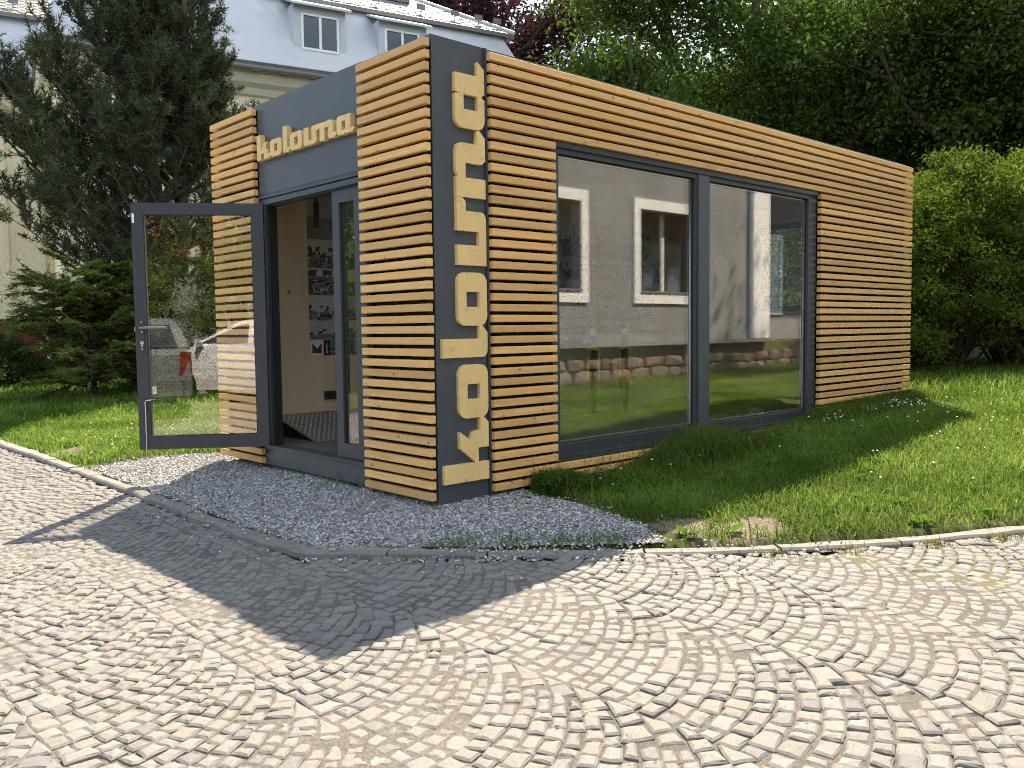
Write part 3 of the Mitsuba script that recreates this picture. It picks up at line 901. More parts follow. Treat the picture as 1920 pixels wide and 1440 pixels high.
n_ = unary_union([sbox(1.767, 0, 1.886, 0.236), sbox(1.87, 0.167, 1.90, 0.219), Polygon([(1.888, 0.16), (1.891, 0.219), (1.905, 0.231), (1.930, 0.238), (2.045, 0.238), (2.082, 0.226), (2.096, 0.195), (2.096, 0.160)]), sbox(1.976, 0.07, 2.096, 0.19), Polygon([(1.976, 0.07), (1.976, 0.03), (2.0, 0.0), (2.141, 0.0), (2.183, 0.047), (2.180, 0.068), (2.096, 0.07)])])
a_ = unary_union([rr(2.186, 0, 2.44, 0.238, 0.060, ('bl', 'tl')), sbox(2.40, 0.012, 2.50, 0.205), sbox(2.398, 0, 2.512, 0.236), Polygon([(2.49, 0.058), (2.602, 0.056), (2.562, 0.0), (2.49, 0.0)])]).difference(sbox(2.301, 0.057, 2.390, 0.168)).difference(Polygon([(2.386, 0.240), (2.400, 0.240), (2.396, 0.205), (2.390, 0.205)])).difference(Polygon([(2.37, -0.01), (2.41, -0.01), (2.397, 0.020), (2.385, 0.020)]))
GLYPHS = [('k', k_), ('o', o1_), ('l', l_), ('o', o2_), ('v', v_), ('n', n_), ('a', a_)]


def letter(poly, thick, to, name):
    poly = poly.buffer(0)
    if hasattr(poly, 'geoms'):
        poly = max(poly.geoms, key=lambda g: g.area)
    m = to(extrude(poly, thick))
    part(name, m, 'm_letter')


for ch, g in GLYPHS:
    letter(g, 0.026, lambda m: place(m, [0, 0, 1], [-1, 0, 0], [0, -1, 0], [0.392, -0.0125, 0.224]), 'letter')
SC = 0.527
for ch, g in GLYPHS:
    letter(g, 0.075, lambda m: place(m, [0, -SC, 0], [0, 0, SC], [-SC, 0, 0], [-0.0145, 2.122, 2.488]), 'letter')

# ---------------------------------------------------------------- prints on the back wall
PC = thing('photo_collage', 'collage of black and white bicycle photographs pasted along the plywood wall inside', 'photo collage')


def prt(x0, x1, z0, z1, idx, lift=0.0):
    y = IY1 - 0.0025 - lift
    m = mesh_of([[x0, y, z0], [x1, y, z0], [x1, y, z1], [x0, y, z1], [x0, y + 0.0015, z0], [x1, y + 0.0015, z0], [x1, y + 0.0015, z1], [x0, y + 0.0015, z1]],
                [[0, 1, 2], [0, 2, 3], [4, 6, 5], [4, 7, 6], [0, 4, 5], [0, 5, 1], [3, 2, 6], [3, 6, 7], [0, 3, 7], [0, 7, 4], [1, 5, 6], [1, 6, 2]])
    e = 0.002
    uv = np.array([[e, 0], [1 - e, 0], [1 - e, 1], [e, 1]] * 2, float)
    uv[:, 0] += idx
    put(f'{PC}__print', m, 'm_print', uv=uv)


rowz = [(2.00, 2.44), (1.74, 1.998), (1.50, 1.738), (1.27, 1.498), (1.10, 1.268)]
idx = 1
for r, (z0, z1) in enumerate(rowz):
    x = 0.738
    while x < 5.6:
        w_ = rng.uniform(0.24, 0.46) if r else rng.uniform(0.26, 0.42)
        if r == 0 and x < 0.8:
            prt(x, x + 0.27, z0, z1, 92)
            x += 0.272
            continue
        prt(x, x + w_, z0, z1, idx)
        x += w_ + 0.002
        idx += 1
        if idx in (90, 91, 92): idx = 93
prt(0.745, 0.873, 0.955, 1.095, 90)
prt(0.876, 0.945, 0.955, 1.095, 91)
x = 0.948
while x < 4.4:
    w_ = rng.uniform(0.1, 0.3)
    prt(x, x + w_, 0.955, 1.098, idx)
    x += w_ + 0.002
    idx += 1

# ---------------------------------------------------------------- two bicycles on show behind the window
def torus(R_, r_, n=40, m=8):
    a = np.linspace(0, 2 * np.pi, n, endpoint=False)
    b = np.linspace(0, 2 * np.pi, m, endpoint=False)
    A, B_ = np.meshgrid(a, b, indexing='ij')
    v = np.stack([(R_ + r_ * np.cos(B_)) * np.cos(A), r_ * np.sin(B_), (R_ + r_ * np.cos(B_)) * np.sin(A)], -1).reshape(-1, 3)
    i, j = np.meshgrid(np.arange(n), np.arange(m), indexing='ij')
    q = np.stack([i * m + j, i * m + (j + 1) % m, ((i + 1) % n) * m + (j + 1) % m, ((i + 1) % n) * m + j], -1).reshape(-1, 4)
    return mesh_of(v, np.vstack([q[:, [0, 1, 2]], q[:, [0, 2, 3]]]))


def bicycle(x, y, rot, label):
    t = thing('bicycle', label, 'bicycle', 'bicycles on show')
    c, s = math.cos(rot), math.sin(rot)
    ax, ay = [c, s, 0], [-s, c, 0]
    o = [x, y, 0.274]
    W = lambda m: place(m, ax, ay, [0, 0, 1], o)
    rw, fwh, bb, seat, head, hl = (-0.5, 0, 0.34), (0.53, 0, 0.34), (-0.06, 0, 0.28), (-0.22, 0, 0.80), (0.36, 0, 0.84), (0.40, 0, 0.70)
    fr = [tube([bb, seat], 0.016, 8), tube([seat, head], 0.017, 8), tube([bb, hl], 0.021, 8), tube([head, hl], 0.020, 8)]
    for k in (-1, 1):
        fr += [tube([(bb[0], 0.02 * k, bb[2]), (rw[0], 0.06 * k, rw[2])], 0.010, 6), tube([(seat[0], 0.02 * k, seat[2] - 0.06), (rw[0], 0.06 * k, rw[2])], 0.009, 6)]
    put(f'{t}__frame', W(cat_(fr)), 'm_black_plastic', smooth=40)
    fk = [tube([hl, (0.42, 0, 0.66)], 0.02, 8)] + [tube([(0.42, 0.055 * k, 0.68), (0.47, 0.055 * k, 0.5), (fwh[0], 0.055 * k, fwh[2])], 0.012, 7) for k in (-1, 1)] + [tube([(0.42, -0.055, 0.68), (0.42, 0.055, 0.68)], 0.02, 8)]
    put(f'{t}__fork', W(cat_(fk)), 'm_neon', smooth=40)
    for hub in (rw, fwh):
        ty = torus(0.315, 0.022)
        ty.apply_translation(hub)
        wh = put(f'{t}__wheel', W(ty), 'm_membrane', smooth=True)
        rim = torus(0.288, 0.010, 40, 6)
        rim.apply_translation(hub)
        put(f'{wh}__rim', W(rim), 'm_membrane', smooth=True)
        sp = []
        for q in range(20):
            a = q * 2 * np.pi / 20
            sp.append(tube([(hub[0] + 0.02 * math.cos(a + 0.6), 0.02 * (-1) ** q, hub[2] + 0.02 * math.sin(a + 0.6)), (hub[0] + 0.286 * math.cos(a), 0, hub[2] + 0.286 * math.sin(a))], 0.0018, 4, False))
        put(f'{wh}__spokes', W(cat_(sp)), 'm_zinc_dark')
        for q in (2, 12):
            a = q * 2 * np.pi / 20
            put(f'{wh}__reflector', W(tube([(hub[0] + 0.10 * math.cos(a), 0.004, hub[2] + 0.10 * math.sin(a)), (hub[0] + 0.24 * math.cos(a), 0.004, hub[2] + 0.24 * math.sin(a))], 0.007, 6)), 'm_white_paint')
    put(f'{t}__handlebar', W(cat_([tube([head, (0.34, 0, 0.95), (0.36, 0, 0.99)], 0.014, 7), tube([(0.28, -0.31, 1.0), (0.35, -0.1, 0.99), (0.35, 0.1, 0.99), (0.28, 0.31, 1.0)], 0.012, 7)])), 'm_black_plastic', smooth=40)
    put(f'{t}__saddle', W(cat_([tube([seat, (-0.25, 0, 0.90)], 0.013, 7), trimesh.convex.convex_hull(np.array([(-0.38, -0.07, 0.92), (-0.38, 0.07, 0.92), (-0.36, -0.06, 0.96), (-0.36, 0.06, 0.96), (-0.10, -0.018, 0.93), (-0.10, 0.018, 0.93), (-0.11, 0, 0.955), (-0.3, 0, 0.88)]))])), 'm_black_plastic')
    put(f'{t}__headlight', W(place(trimesh.creation.cylinder(0.038, 0.05, sections=16), [0, 1, 0], [0, 0, 1], [1, 0, 0], [0.43, 0, 0.86])), 'm_neon')


bicycle(3.92, 2.22, math.radians(-139), 'neon yellow bicycle inside the pavilion, left one behind the window')
bicycle(4.42, 2.22, math.radians(-138), 'neon yellow bicycle inside the pavilion, right one behind the window')

# ---------------------------------------------------------------- foliage helpers
def leaves_mesh(c, nrm, tng, L, W, fold=0.18, nseg=2):
    """rhombic leaves, folded along the midrib: c centres, nrm normals, tng long axis"""
    n = len(c)
    nrm = nrm / (np.linalg.norm(nrm, axis=1, keepdims=True) + 1e-9)
    tng = tng - (tng * nrm).sum(1, keepdims=True) * nrm
    tng /= np.linalg.norm(tng, axis=1, keepdims=True) + 1e-9
    b = np.cross(nrm, tng)
    L, W = np.broadcast_to(L, (n,))[:, None], np.broadcast_to(W, (n,))[:, None]
    p0, p2 = c - tng * L / 2, c + tng * L / 2
    p1 = c + b * W / 2 + nrm * W * fold - tng * L * 0.05
    p3 = c - b * W / 2 + nrm * W * fold - tng * L * 0.05
    v = np.stack([p0, p1, p2, p3], 1).reshape(-1, 3)
    k = np.arange(n)[:, None] * 4
    f = np.concatenate([k + [0, 2, 1], k + [0, 3, 2]], 0)
    return v, f


def rnd_dir(n, r):
    v = r.normal(size=(n, 3))
    return v / np.linalg.norm(v, axis=1, keepdims=True)


def branch_path(p, d, length, r, n=6, wander=0.12, lift=0.0):
    pts = [np.array(p, float)]
    d = np.array(d, float)
    for _ in range(n):
        d = d + r.normal(0, wander, 3) + [0, 0, lift]
        d /= np.linalg.norm(d)
        pts.append(pts[-1] + d * length / n)
    return np.array(pts), d


def broadleaf(seed, H, Rc, z0, nleaf, leaf=(0.15, 0.085), lean=(0, 0), cols=((0.055, 0.10, 0.020), (0.12, 0.185, 0.038)), trunk_r=0.28, spread=0.42, limbs=9, fork=0.3):
    r = np.random.default_rng(seed)
    wood, tips = [], []
    th = H * fork
    tr, d = branch_path((0, 0, -0.3), (lean[0], lean[1], 1), th + 0.3, r, 5, 0.05)
    wood.append(tube(tr, np.linspace(trunk_r, trunk_r * 0.72, len(tr)), 9))
    leader, _ = branch_path(tr[-1], d, H * 0.55, r, 7, 0.10, 0.02)
    wood.append(tube(leader, np.linspace(trunk_r * 0.7, 0.04, len(leader)), 7))
    starts = [(tr[-1] * (1 - t) + tr[-2] * t, 0) for t in r.uniform(0, 0.7, max(2, limbs // 3))] + [(leader[int(k)], k) for k in r.integers(0, 6, limbs - limbs // 3)]
    for q, (s, k) in enumerate(starts):
        a = q * 2.4 + r.uniform(-0.4, 0.4)
        el = r.uniform(0.15, 0.75) if k < 3 else r.uniform(0.4, 1.0)
        dirv = np.array([math.cos(a) * math.cos(el), math.sin(a) * math.cos(el), math.sin(el)])
        ln = Rc * r.uniform(0.75, 1.1) * (1 - 0.06 * k)
        pth, dd_ = branch_path(s, dirv, ln, r, 7, 0.13, 0.01)
        wood.append(tube(pth, np.linspace(trunk_r * 0.42, 0.025, len(pth)), 6))
        for j in range(2, len(pth)):
            for _ in range(2):
                sub, _ = branch_path(pth[j], (pth[j] - pth[j - 1]) / np.linalg.norm(pth[j] - pth[j - 1]) + r.normal(0, 0.75, 3), ln * r.uniform(0.22, 0.45), r, 4, 0.2, -0.02)
                wood.append(tube(sub, np.linspace(0.03, 0.008, len(sub)), 4, False))
                tips += [sub[-1], sub[-2], (sub[1] + sub[2]) / 2]
    for _ in range(int(len(tips) * 0.35)):
        q = tips[r.integers(len(tips))] * r.uniform(0.75, 1.0)
        if q[2] > z0: tips.append(q)
    tips = np.array(tips)
    tips = tips[tips[:, 2] > z0]
    idx = r.integers(0, len(tips), nleaf)
    off = r.normal(0, spread, (nleaf, 3)) * [1, 1, 0.62]
    c = tips[idx] + off
    tone = r.uniform(0, 1, len(tips))[idx] * 0.7 + r.uniform(0, 1, nleaf) * 0.3
    nrm = rnd_dir(nleaf, r) * 0.8 + [0, 0, 0.65]
    v, f = leaves_mesh(c, nrm, rnd_dir(nleaf, r) + [0, 0, -0.4], leaf[0] * r.uniform(0.7, 1.25, nleaf), leaf[1] * r.uniform(0.7, 1.25, nleaf))
    col = np.array(cols[0]) * (1 - tone[:, None]) + np.array(cols[1]) * tone[:, None]
    return mesh_of(v, f), np.repeat(col, 4, 0), cat_(wood)


def place_tree(name, proto, x, y, z, rot, sc, label, cat, group=None):
    key = thing(name, label, cat, group)
    scene[key] = {'type': 'instance', 'to_world': T().translate([x, y, z]).rotate([0, 0, 1], rot).scale(sc), 'source': {'type': 'ref', 'id': proto}}
    return key


N_PROTO = [0]


def proto_of(b, leafbsdf='m_leaf', crown='crown'):
    N_PROTO[0] += 1
    key = f'source_plant_{N_PROTO[0]}'
    scene[key] = {'type': 'shapegroup', crown: mikit.ply(b[0], leafbsdf, color=b[1]), 'trunk': mikit.ply(b[2], 'm_bark', smooth=50)}
    return key


# ---------------------------------------------------------------- tall trees behind
TA = proto_of(broadleaf(11, 15.0, 5.6, 2.4, 56000, leaf=(0.155, 0.088), trunk_r=0.36, limbs=15))
TB = proto_of(broadleaf(12, 14.0, 5.2, 2.2, 52000, leaf=(0.15, 0.080), trunk_r=0.30, limbs=14, cols=((0.05, 0.09, 0.018), (0.105, 0.165, 0.034)), lean=(0.12, 0.05)))
TC = proto_of(broadleaf(13, 13.5, 5.0, 2.2, 44000, leaf=(0.155, 0.08), trunk_r=0.30, limbs=14, cols=((0.026, 0.016, 0.018), (0.06, 0.028, 0.030)), spread=0.40))
TD = proto_of(broadleaf(14, 12.0, 4.2, 2.0, 34000, leaf=(0.17, 0.09), trunk_r=0.24, limbs=12, cols=((0.06, 0.105, 0.018), (0.10, 0.155, 0.03)), spread=0.45))


TE = proto_of(broadleaf(15, 14.0, 5.4, 2.2, 16000, leaf=(0.26, 0.15), trunk_r=0.30, limbs=12))


def pol(az, dist):
    return CAM[0] + dist * math.cos(math.radians(az)), CAM[1] + dist * math.sin(math.radians(az))


for az, dist, pr, sc, rot, lab in [
        (33.0, 28.0, 0, 1.0, 20, 'tall dark broadleaf tree behind the middle of the slatted long wall'),
        (27.5, 26.5, 1, 1.05, 100, 'tall dark tree with slanting limbs behind the far half of the pavilion'),
        (22.5, 28.0, 0, 1.05, 200, 'dense dark broadleaf tree above the far corner of the pavilion'),
        (17.5, 25.5, 1, 1.08, 310, 'dark broadleaf tree rising over the leafy hedge at the right edge'),
        (12.5, 27.0, 0, 1.0, 60, 'dark broadleaf tree at the far right behind the hedge'),
        (31.0, 37.0, 0, 1.1, 260, 'distant broadleaf tree filling the gap left of the slanting limbs'),
        (20.5, 37.0, 1, 1.15, 20, 'distant dark tree in the back row above the hedge'),
        (26.0, 38.0, 1, 1.1, 150, 'distant dark tree in the back row above the far corner')]:
    x, y = pol(az, dist)
    place_tree('broadleaf_tree', TE if dist > 30 else (TA, TB)[pr], x, y, 0.4, rot, sc, lab, 'tree', 'tall trees behind the pavilion')
x, y = pol(38.0, 25.0)
place_tree('light_green_tree', TD, x, y, 0.4, 40, 0.85, 'lighter green broadleaf tree between the purple beech and the dark trees', 'tree')
for az, dist, rot, lab in [(50.5, 40.0, 30, 'purple leaved beech rising behind the house roof ridge'), (44.8, 36.0, 140, 'purple leaved beech between the house roof and the light green tree')]:
    x, y = pol(az, dist)
    place_tree('purple_beech', TC, x, y, 0.4, rot, 1.42, lab, 'tree', 'purple beeches')

# ---------------------------------------------------------------- leafy hedge at the right
def bush(seed, rx, ry, h, n, leaf, cols, clump=0.16, nclump=260, droop=0.3, fill=0.35):
    r = np.random.default_rng(seed)
    d = rnd_dir(nclump, r)
    d[:, 2] = np.where(d[:, 2] < -0.55, -d[:, 2], d[:, 2])
    rad = r.uniform(fill, 1.0, nclump) ** 0.5
    lump = 1 + 0.24 * (meshkit.fbm(d * 2.2 + seed, 3, seed) - 0.5) * 2
    cc = d * (rad * lump)[:, None] * [rx, ry, h * 0.60] + [0, 0, h * 0.40]
    cc[:, 2] = np.clip(cc[:, 2], 0.08, None)
    wood = []
    for q in r.choice(nclump, min(70, nclump), False):
        p = cc[q]
        b0 = np.array([p[0] * 0.15, p[1] * 0.15, -0.1])
        m = (b0 + p) / 2 + [0, 0, 0.12 * h]
        wood.append(tube([b0, (b0 + m) / 2, m, (m + p) / 2 + [0, 0, 0.03], p], [0.03, 0.022, 0.016, 0.011, 0.006], 5, False))
    idx = r.integers(0, nclump, n)
    c = cc[idx] + r.normal(0, clump, (n, 3)) * [1, 1, 0.7]
    c[:, 2] = np.clip(c[:, 2], 0.03, None)
    tone = np.clip(r.uniform(0, 1, nclump)[idx] ** 1.4 * 0.75 + r.uniform(0, 1, n) * 0.25, 0, 1)
    out = cc[idx] * [1, 1, 0] / max(rx, ry) + [0, 0, 0.35]
    v, f = leaves_mesh(c, rnd_dir(n, r) * 0.8 + out * 0.8 + [0, 0, 0.35], out + rnd_dir(n, r) * 0.8 + [0, 0, -droop], leaf[0] * r.uniform(0.7, 1.3, n), leaf[1] * r.uniform(0.7, 1.3, n))
    col = np.array(cols[0]) * (1 - tone[:, None]) + np.array(cols[1]) * tone[:, None]
    return mesh_of(v, f), np.repeat(col, 4, 0), cat_(wood)


HA = proto_of(bush(21, 1.75, 1.5, 3.5, 26000, (0.085, 0.034), ((0.050, 0.088, 0.014), (0.165, 0.225, 0.034)), nclump=330, clump=0.12), crown='foliage')
HB = proto_of(bush(22, 1.6, 1.5, 3.6, 25000, (0.085, 0.034), ((0.050, 0.085, 0.014), (0.160, 0.220, 0.034)), nclump=320, clump=0.12), crown='foliage')
for k, (x, y, pr, rot, sc, lab) in enumerate([(10.3, 2.2, 0, 0, 0.98, 'light green leafy hedge shrub right beside the far corner of the pavilion'), (11.9, 1.6, 1, 70, 1.0, 'light green leafy hedge shrub in the middle of the hedge'),
                                              (13.3, 0.9, 0, 160, 1.1, 'tallest light green hedge shrub at the right edge'), (15.6, 1.2, 1, 250, 1.1, 'light green hedge shrub behind the tallest one'), (11.2, 4.2, 1, 200, 1.0, 'light green hedge shrub in the second row behind the right end of the pavilion'), (13.6, 3.6, 0, 320, 1.05, 'light green hedge shrub in the second row near the right edge'), (15.8, 3.4, 1, 40, 1.0, 'light green hedge shrub in the second row at the far right')]):
    place_tree('hedge_shrub', (HA, HB)[pr], x, y, float(g_lawn(np.array([x]), np.array([y]))[0]) - 0.05, rot, sc, lab, 'shrub', 'light green hedge')

# ---------------------------------------------------------------- pine in front of the villa
def pine(seed, H, nbr):
    r = np.random.default_rng(seed)
    wood, sh_p, sh_d = [], [], []
    trunks = []
    for k, (dx, dy) in enumerate(((-0.04, 0.0), (0.12, 0.06))):
        pth, _ = branch_path((dx * 0.5, dy * 0.5, -0.3), (dx * 0.5, dy * 0.5, 1), H * (0.98 - 0.15 * k), r, 12, 0.025, 0.02)
        wood.append(tube(pth, np.linspace(0.11 - 0.02 * k, 0.025, len(pth)), 8))
        trunks.append(pth)
    for q in range(nbr):
        pth = trunks[0 if r.uniform() < 0.65 else 1]
        t = r.uniform(0.15, 0.98)
        s = pth[int(t * (len(pth) - 1))]
        a = q * 2.399 + r.uniform(-0.3, 0.3)
        el = 0.32 + 0.72 * t + r.normal(0, 0.1)
        ln = float(np.interp(t, [0.15, 0.36, 0.50, 0.70, 1.0], [2.25, 2.30, 1.20, 0.80, 0.35])) * r.uniform(0.70, 1.06) * (1 - 0.24 * (0.73 * math.cos(a) - 0.68 * math.sin(a)))
        dv = np.array([math.cos(a) * math.cos(el), math.sin(a) * math.cos(el), math.sin(el)])
        bp, bd = branch_path(s, dv, ln, r, 9, 0.06, 0.045)
        wood.append(tube(bp, np.linspace(0.034, 0.007, len(bp)), 5, False))
        for j in range(3, len(bp)):
            dirv = bp[j] - bp[j - 1]
            dirv /= np.linalg.norm(dirv)
            for _ in range(3 if j < 8 else 5):
                sd = dirv * 0.6 + r.normal(0, 0.55, 3) + [0, 0, 0.35]
                sp, sd2 = branch_path(bp[j], sd, r.uniform(0.16, 0.50) * (0.65 + ln * 0.14), r, 3, 0.15, 0.12)
                wood.append(tube(sp, np.linspace(0.009, 0.005, len(sp)), 4, False))
                for w_ in (1, 2, 3, 3):
                    sh_p.append(sp[w_]); sh_d.append(sd2 * 0.8 + r.normal(0, 0.3, 3) + [0, 0, 0.35])
    sh_p, sh_d = np.array(sh_p), np.array(sh_d)
    sh_d /= np.linalg.norm(sh_d, axis=1, keepdims=True)
    N = 18
    n = len(sh_p)
    idx = np.repeat(np.arange(n), N)
    t = r.uniform(-0.05, 0.13, n * N)
    ax = sh_d[idx]
    side = np.cross(ax, rnd_dir(n * N, r))
    side /= np.linalg.norm(side, axis=1, keepdims=True) + 1e-9
    nd = ax * 0.75 + side
    nd /= np.linalg.norm(nd, axis=1, keepdims=True)
    p0 = sh_p[idx] + ax * t[:, None]
    ln = r.uniform(0.06, 0.105, n * N)[:, None]
    wv = np.cross(nd, rnd_dir(n * N, r))
    wv /= np.linalg.norm(wv, axis=1, keepdims=True) + 1e-9
    wd = 0.0078
    v = np.stack([p0 - wv * wd, p0 + wv * wd, p0 + nd * ln], 1).reshape(-1, 3)
    f = np.arange(n * N * 3).reshape(-1, 3)
    tone = np.repeat(r.uniform(0, 1, n), N)
    col = np.array((0.044, 0.060, 0.034)) * (1 - tone[:, None]) + np.array((0.095, 0.118, 0.058)) * tone[:, None]
    return mesh_of(v, f), np.repeat(col, 3, 0), cat_(wood)


PN = proto_of(pine(31, 8.8, 165), 'm_needle')
place_tree('pine_tree', PN, 3.05, 11.6, 0.10, 0, 1.30, 'dark bushy pine with upswept branches in front of the cream house', 'tree')

# ---------------------------------------------------------------- yew like shrubs and low bush at the left
def sprays(seed, branches, n, leaf, cols, droop=-0.05):
    """flat feathery sprays along arching branches"""
    r = np.random.default_rng(seed)
    wood, C, Tn, Nn, tone = [], [], [], [], []
    for (p, d, L) in branches:
        bp, _ = branch_path(p, d, L, r, 8, 0.07, droop)
        wood.append(tube(bp, np.linspace(0.022, 0.006, len(bp)), 5, False))
        bt = r.uniform()
        for j in range(2, len(bp)):
            for _ in range(5):
                dirv = (bp[j] - bp[j - 1]) / np.linalg.norm(bp[j] - bp[j - 1])
                sd = dirv + r.normal(0, 0.6, 3) * [1, 1, 0.35]
                sp, sdd = branch_path(bp[j], sd, L * r.uniform(0.12, 0.28), r, 3, 0.1, -0.08)
                wood.append(tube(sp, np.linspace(0.006, 0.003, len(sp)), 3, False))
                k = n
                t = r.uniform(0, 1, k)
                q = sp[0] + (sp[-1] - sp[0]) * t[:, None] + r.normal(0, 0.012, (k, 3))
                side = np.cross(sdd, [0, 0, 1.0])
                s_ = np.where(r.uniform(size=k) < 0.5, 1, -1)[:, None]
                C.append(q + side * s_ * 0.02); Tn.append(side * s_ + sdd * 0.8 + r.normal(0, 0.2, (k, 3))); Nn.append(np.array([0, 0, 1.0]) + r.normal(0, 0.35, (k, 3)))
                tone.append(np.full(k, 0.55 * bt + 0.45 * r.uniform()))
    C, Tn, Nn, tone = np.vstack(C), np.vstack(Tn), np.vstack(Nn), np.concatenate(tone)
    v, f = leaves_mesh(C, Nn, Tn, leaf[0] * r.uniform(0.7, 1.2, len(C)), leaf[1] * r.uniform(0.8, 1.2, len(C)))
    col = np.array(cols[0]) * (1 - tone[:, None]) + np.array(cols[1]) * tone[:, None]
    return mesh_of(v, f), np.repeat(col, 4, 0), cat_(wood)


def yew_branches(seed, n, h, L):
    r = np.random.default_rng(seed)
    out = []
    for q in range(n):
        a = q * 2.4 + r.uniform(-0.3, 0.3)
        z = h * r.uniform(0.12, 0.92)
        el = r.uniform(0.1, 0.7)
        out.append(((0.1 * math.cos(a), 0.1 * math.sin(a), z), (math.cos(a) * math.cos(el), math.sin(a) * math.cos(el), math.sin(el)), L * (1.15 - 0.5 * z / h) * r.uniform(0.7, 1.1)))
    return out


YA = proto_of(sprays(41, yew_branches(41, 92, 2.3, 1.15), 14, (0.080, 0.022), ((0.10, 0.165, 0.030), (0.26, 0.34, 0.075))), crown='foliage')
YB = proto_of(sprays(42, yew_branches(42, 85, 1.8, 1.15), 14, (0.080, 0.022), ((0.065, 0.11, 0.022), (0.16, 0.21, 0.045))), crown='foliage')
for x, y, pr, rot, sc, lab in [(1.25, 10.5, 0, 30, 1.02, 'feathery evergreen shrub with drooping sprays beside the open door'), (2.1, 10.2, 1, 120, 1.15, 'dark evergreen shrub seen through the glass of the open door'), (3.3, 10.4, 1, 220, 1.3, 'dark evergreen shrub close to the far edge of the front wall')]:
    key = place_tree('evergreen_shrub', (YA, YB)[pr], x, y, 0.05, rot, sc, lab, 'shrub', 'evergreen shrubs by the door')
    scene[f'{key}__stem'] = mikit.ply(tube([[x, y, -0.1], [x + 0.03, y, 1.0 * sc], [x, y + 0.02, 1.9 * sc]], [0.06, 0.045, 0.02], 7), 'm_bark', smooth=50)
LB = proto_of(bush(43, 1.1, 0.9, 0.95, 9000, (0.06, 0.028), ((0.03, 0.06, 0.016), (0.055, 0.095, 0.026)), nclump=160, clump=0.10), crown='foliage')
for x, y, rot, lab in [(-0.65, 13.6, 0, 'low rounded bush at the left edge in front of the red plinth'), (0.75, 14.6, 80, 'low rounded bush under the downpipe of the cream house')]:
    place_tree('low_bush', LB, x, y, 0.1, rot, 1.1, lab, 'shrub', 'low bushes along the house')

# ---------------------------------------------------------------- grass
def blades(pts, h, w, lean, cols, r, zfn=g_lawn, seg=2):
    n = len(pts)
    z = zfn(pts[:, 0], pts[:, 1]) - 0.004
    b = np.c_[pts, z]
    a = r.uniform(0, 2 * np.pi, n)
    side = np.stack([np.cos(a), np.sin(a), 0 * a], 1)
    a2 = a + np.pi / 2 + r.normal(0, 0.6, n)
    ln = np.stack([np.cos(a2), np.sin(a2), 0 * a2], 1) * (lean * r.uniform(0.2, 1.3, n))[:, None]
    h = np.broadcast_to(h, (n,))[:, None]
    w = np.broadcast_to(w, (n,))[:, None]
    m = b + ln * h * 0.35 + [0, 0, 1] * h * 0.6
    t = b + ln * h * 1.05 + np.array([0, 0, 1.0]) * h * r.uniform(0.75, 1.0, (n, 1))
    v = np.stack([b - side * w / 2, b + side * w / 2, m + side * w * 0.38, m - side * w * 0.38, t], 1).reshape(-1, 3)
    k = np.arange(n)[:, None] * 5
    f = np.concatenate([k + [0, 1, 2], k + [0, 2, 3], k + [3, 2, 4]], 0)
    tone = np.clip(meshkit.fbm(np.c_[pts * 1.7, 0 * z], 3, 4) * 1.7 - 0.38 + r.normal(0, 0.28, n), 0, 1)[:, None]
    col = np.array(cols[0]) * (1 - tone) + np.array(cols[1]) * tone
    dry = r.uniform(size=(n, 1)) < 0.045
    col = np.where(dry, np.array([[0.24, 0.20, 0.09]]), col)
    return v, f, np.repeat(col, 5, 0)


r = np.random.default_rng(77)
gv, gf, gc, at = [], [], [], 0


def add_blades(v, f, c):
    global at
    gv.append(v); gf.append(f + at); gc.append(c); at += len(v)


BODY = sbox(0.02, 0.02, 6.6, 2.86)


def lawn_pts(n, x0, x1, y0, y1, bare_power=1.0):
    p = r.uniform([x0, y0], [x1, y1], (n, 2))
    d = lawn_d(p[:, 0], p[:, 1])
    k = (d > KW + 0.005) & ~contains_xy(BODY, p[:, 0], p[:, 1])
    p = p[k]
    gn = meshkit.fbm(np.c_[p * 5, 0 * p[:, :1]], 2, 6)
    k = ~contains_xy(GRAVEL.buffer(-0.03), p[:, 0], p[:, 1])
    k &= ~(contains_xy(GRAVEL.buffer(0.06), p[:, 0], p[:, 1]) & (gn < 0.6))
    k &= r.uniform(size=len(p)) > 0.97 * np.clip(bare_at(p[:, 0], p[:, 1]) * 1.25, 0, 1) ** bare_power
    return p[k]


COLS = ((0.066, 0.128, 0.017), (0.190, 0.295, 0.058))
p = lawn_pts(110000, 0.0, 7.2, -4.6, 0.1)
add_blades(*blades(p, r.uniform(0.03, 0.10, len(p)), r.uniform(0.004, 0.008, len(p)), 0.9, COLS, r))
p = lawn_pts(26000, 6.2, 13.0, -3.0, 4.0)
add_blades(*blades(p, r.uniform(0.05, 0.13, len(p)), r.uniform(0.008, 0.014, len(p)), 0.8, COLS, r))
p = lawn_pts(16000, 6.5, 14.0, -0.6, 3.0)
add_blades(*blades(p, r.uniform(0.10, 0.26, len(p)), r.uniform(0.007, 0.012, len(p)), 0.5, COLS, r))
p = lawn_pts(60000, -1.2, 2.6, 3.2, 8.0)
add_blades(*blades(p, r.uniform(0.04, 0.10, len(p)), r.uniform(0.006, 0.011, len(p)), 0.8, COLS, r))
p = lawn_pts(40000, -1.4, 6.0, 7.5, 16.5)
add_blades(*blades(p, r.uniform(0.07, 0.17, len(p)), r.uniform(0.012, 0.024, len(p)), 0.7, COLS, r))
p = lawn_pts(16000, 5.0, 15.0, -5.6, -2.4)
add_blades(*blades(p, r.uniform(0.04, 0.12, len(p)), r.uniform(0.012, 0.02, len(p)), 0.8, COLS, r))
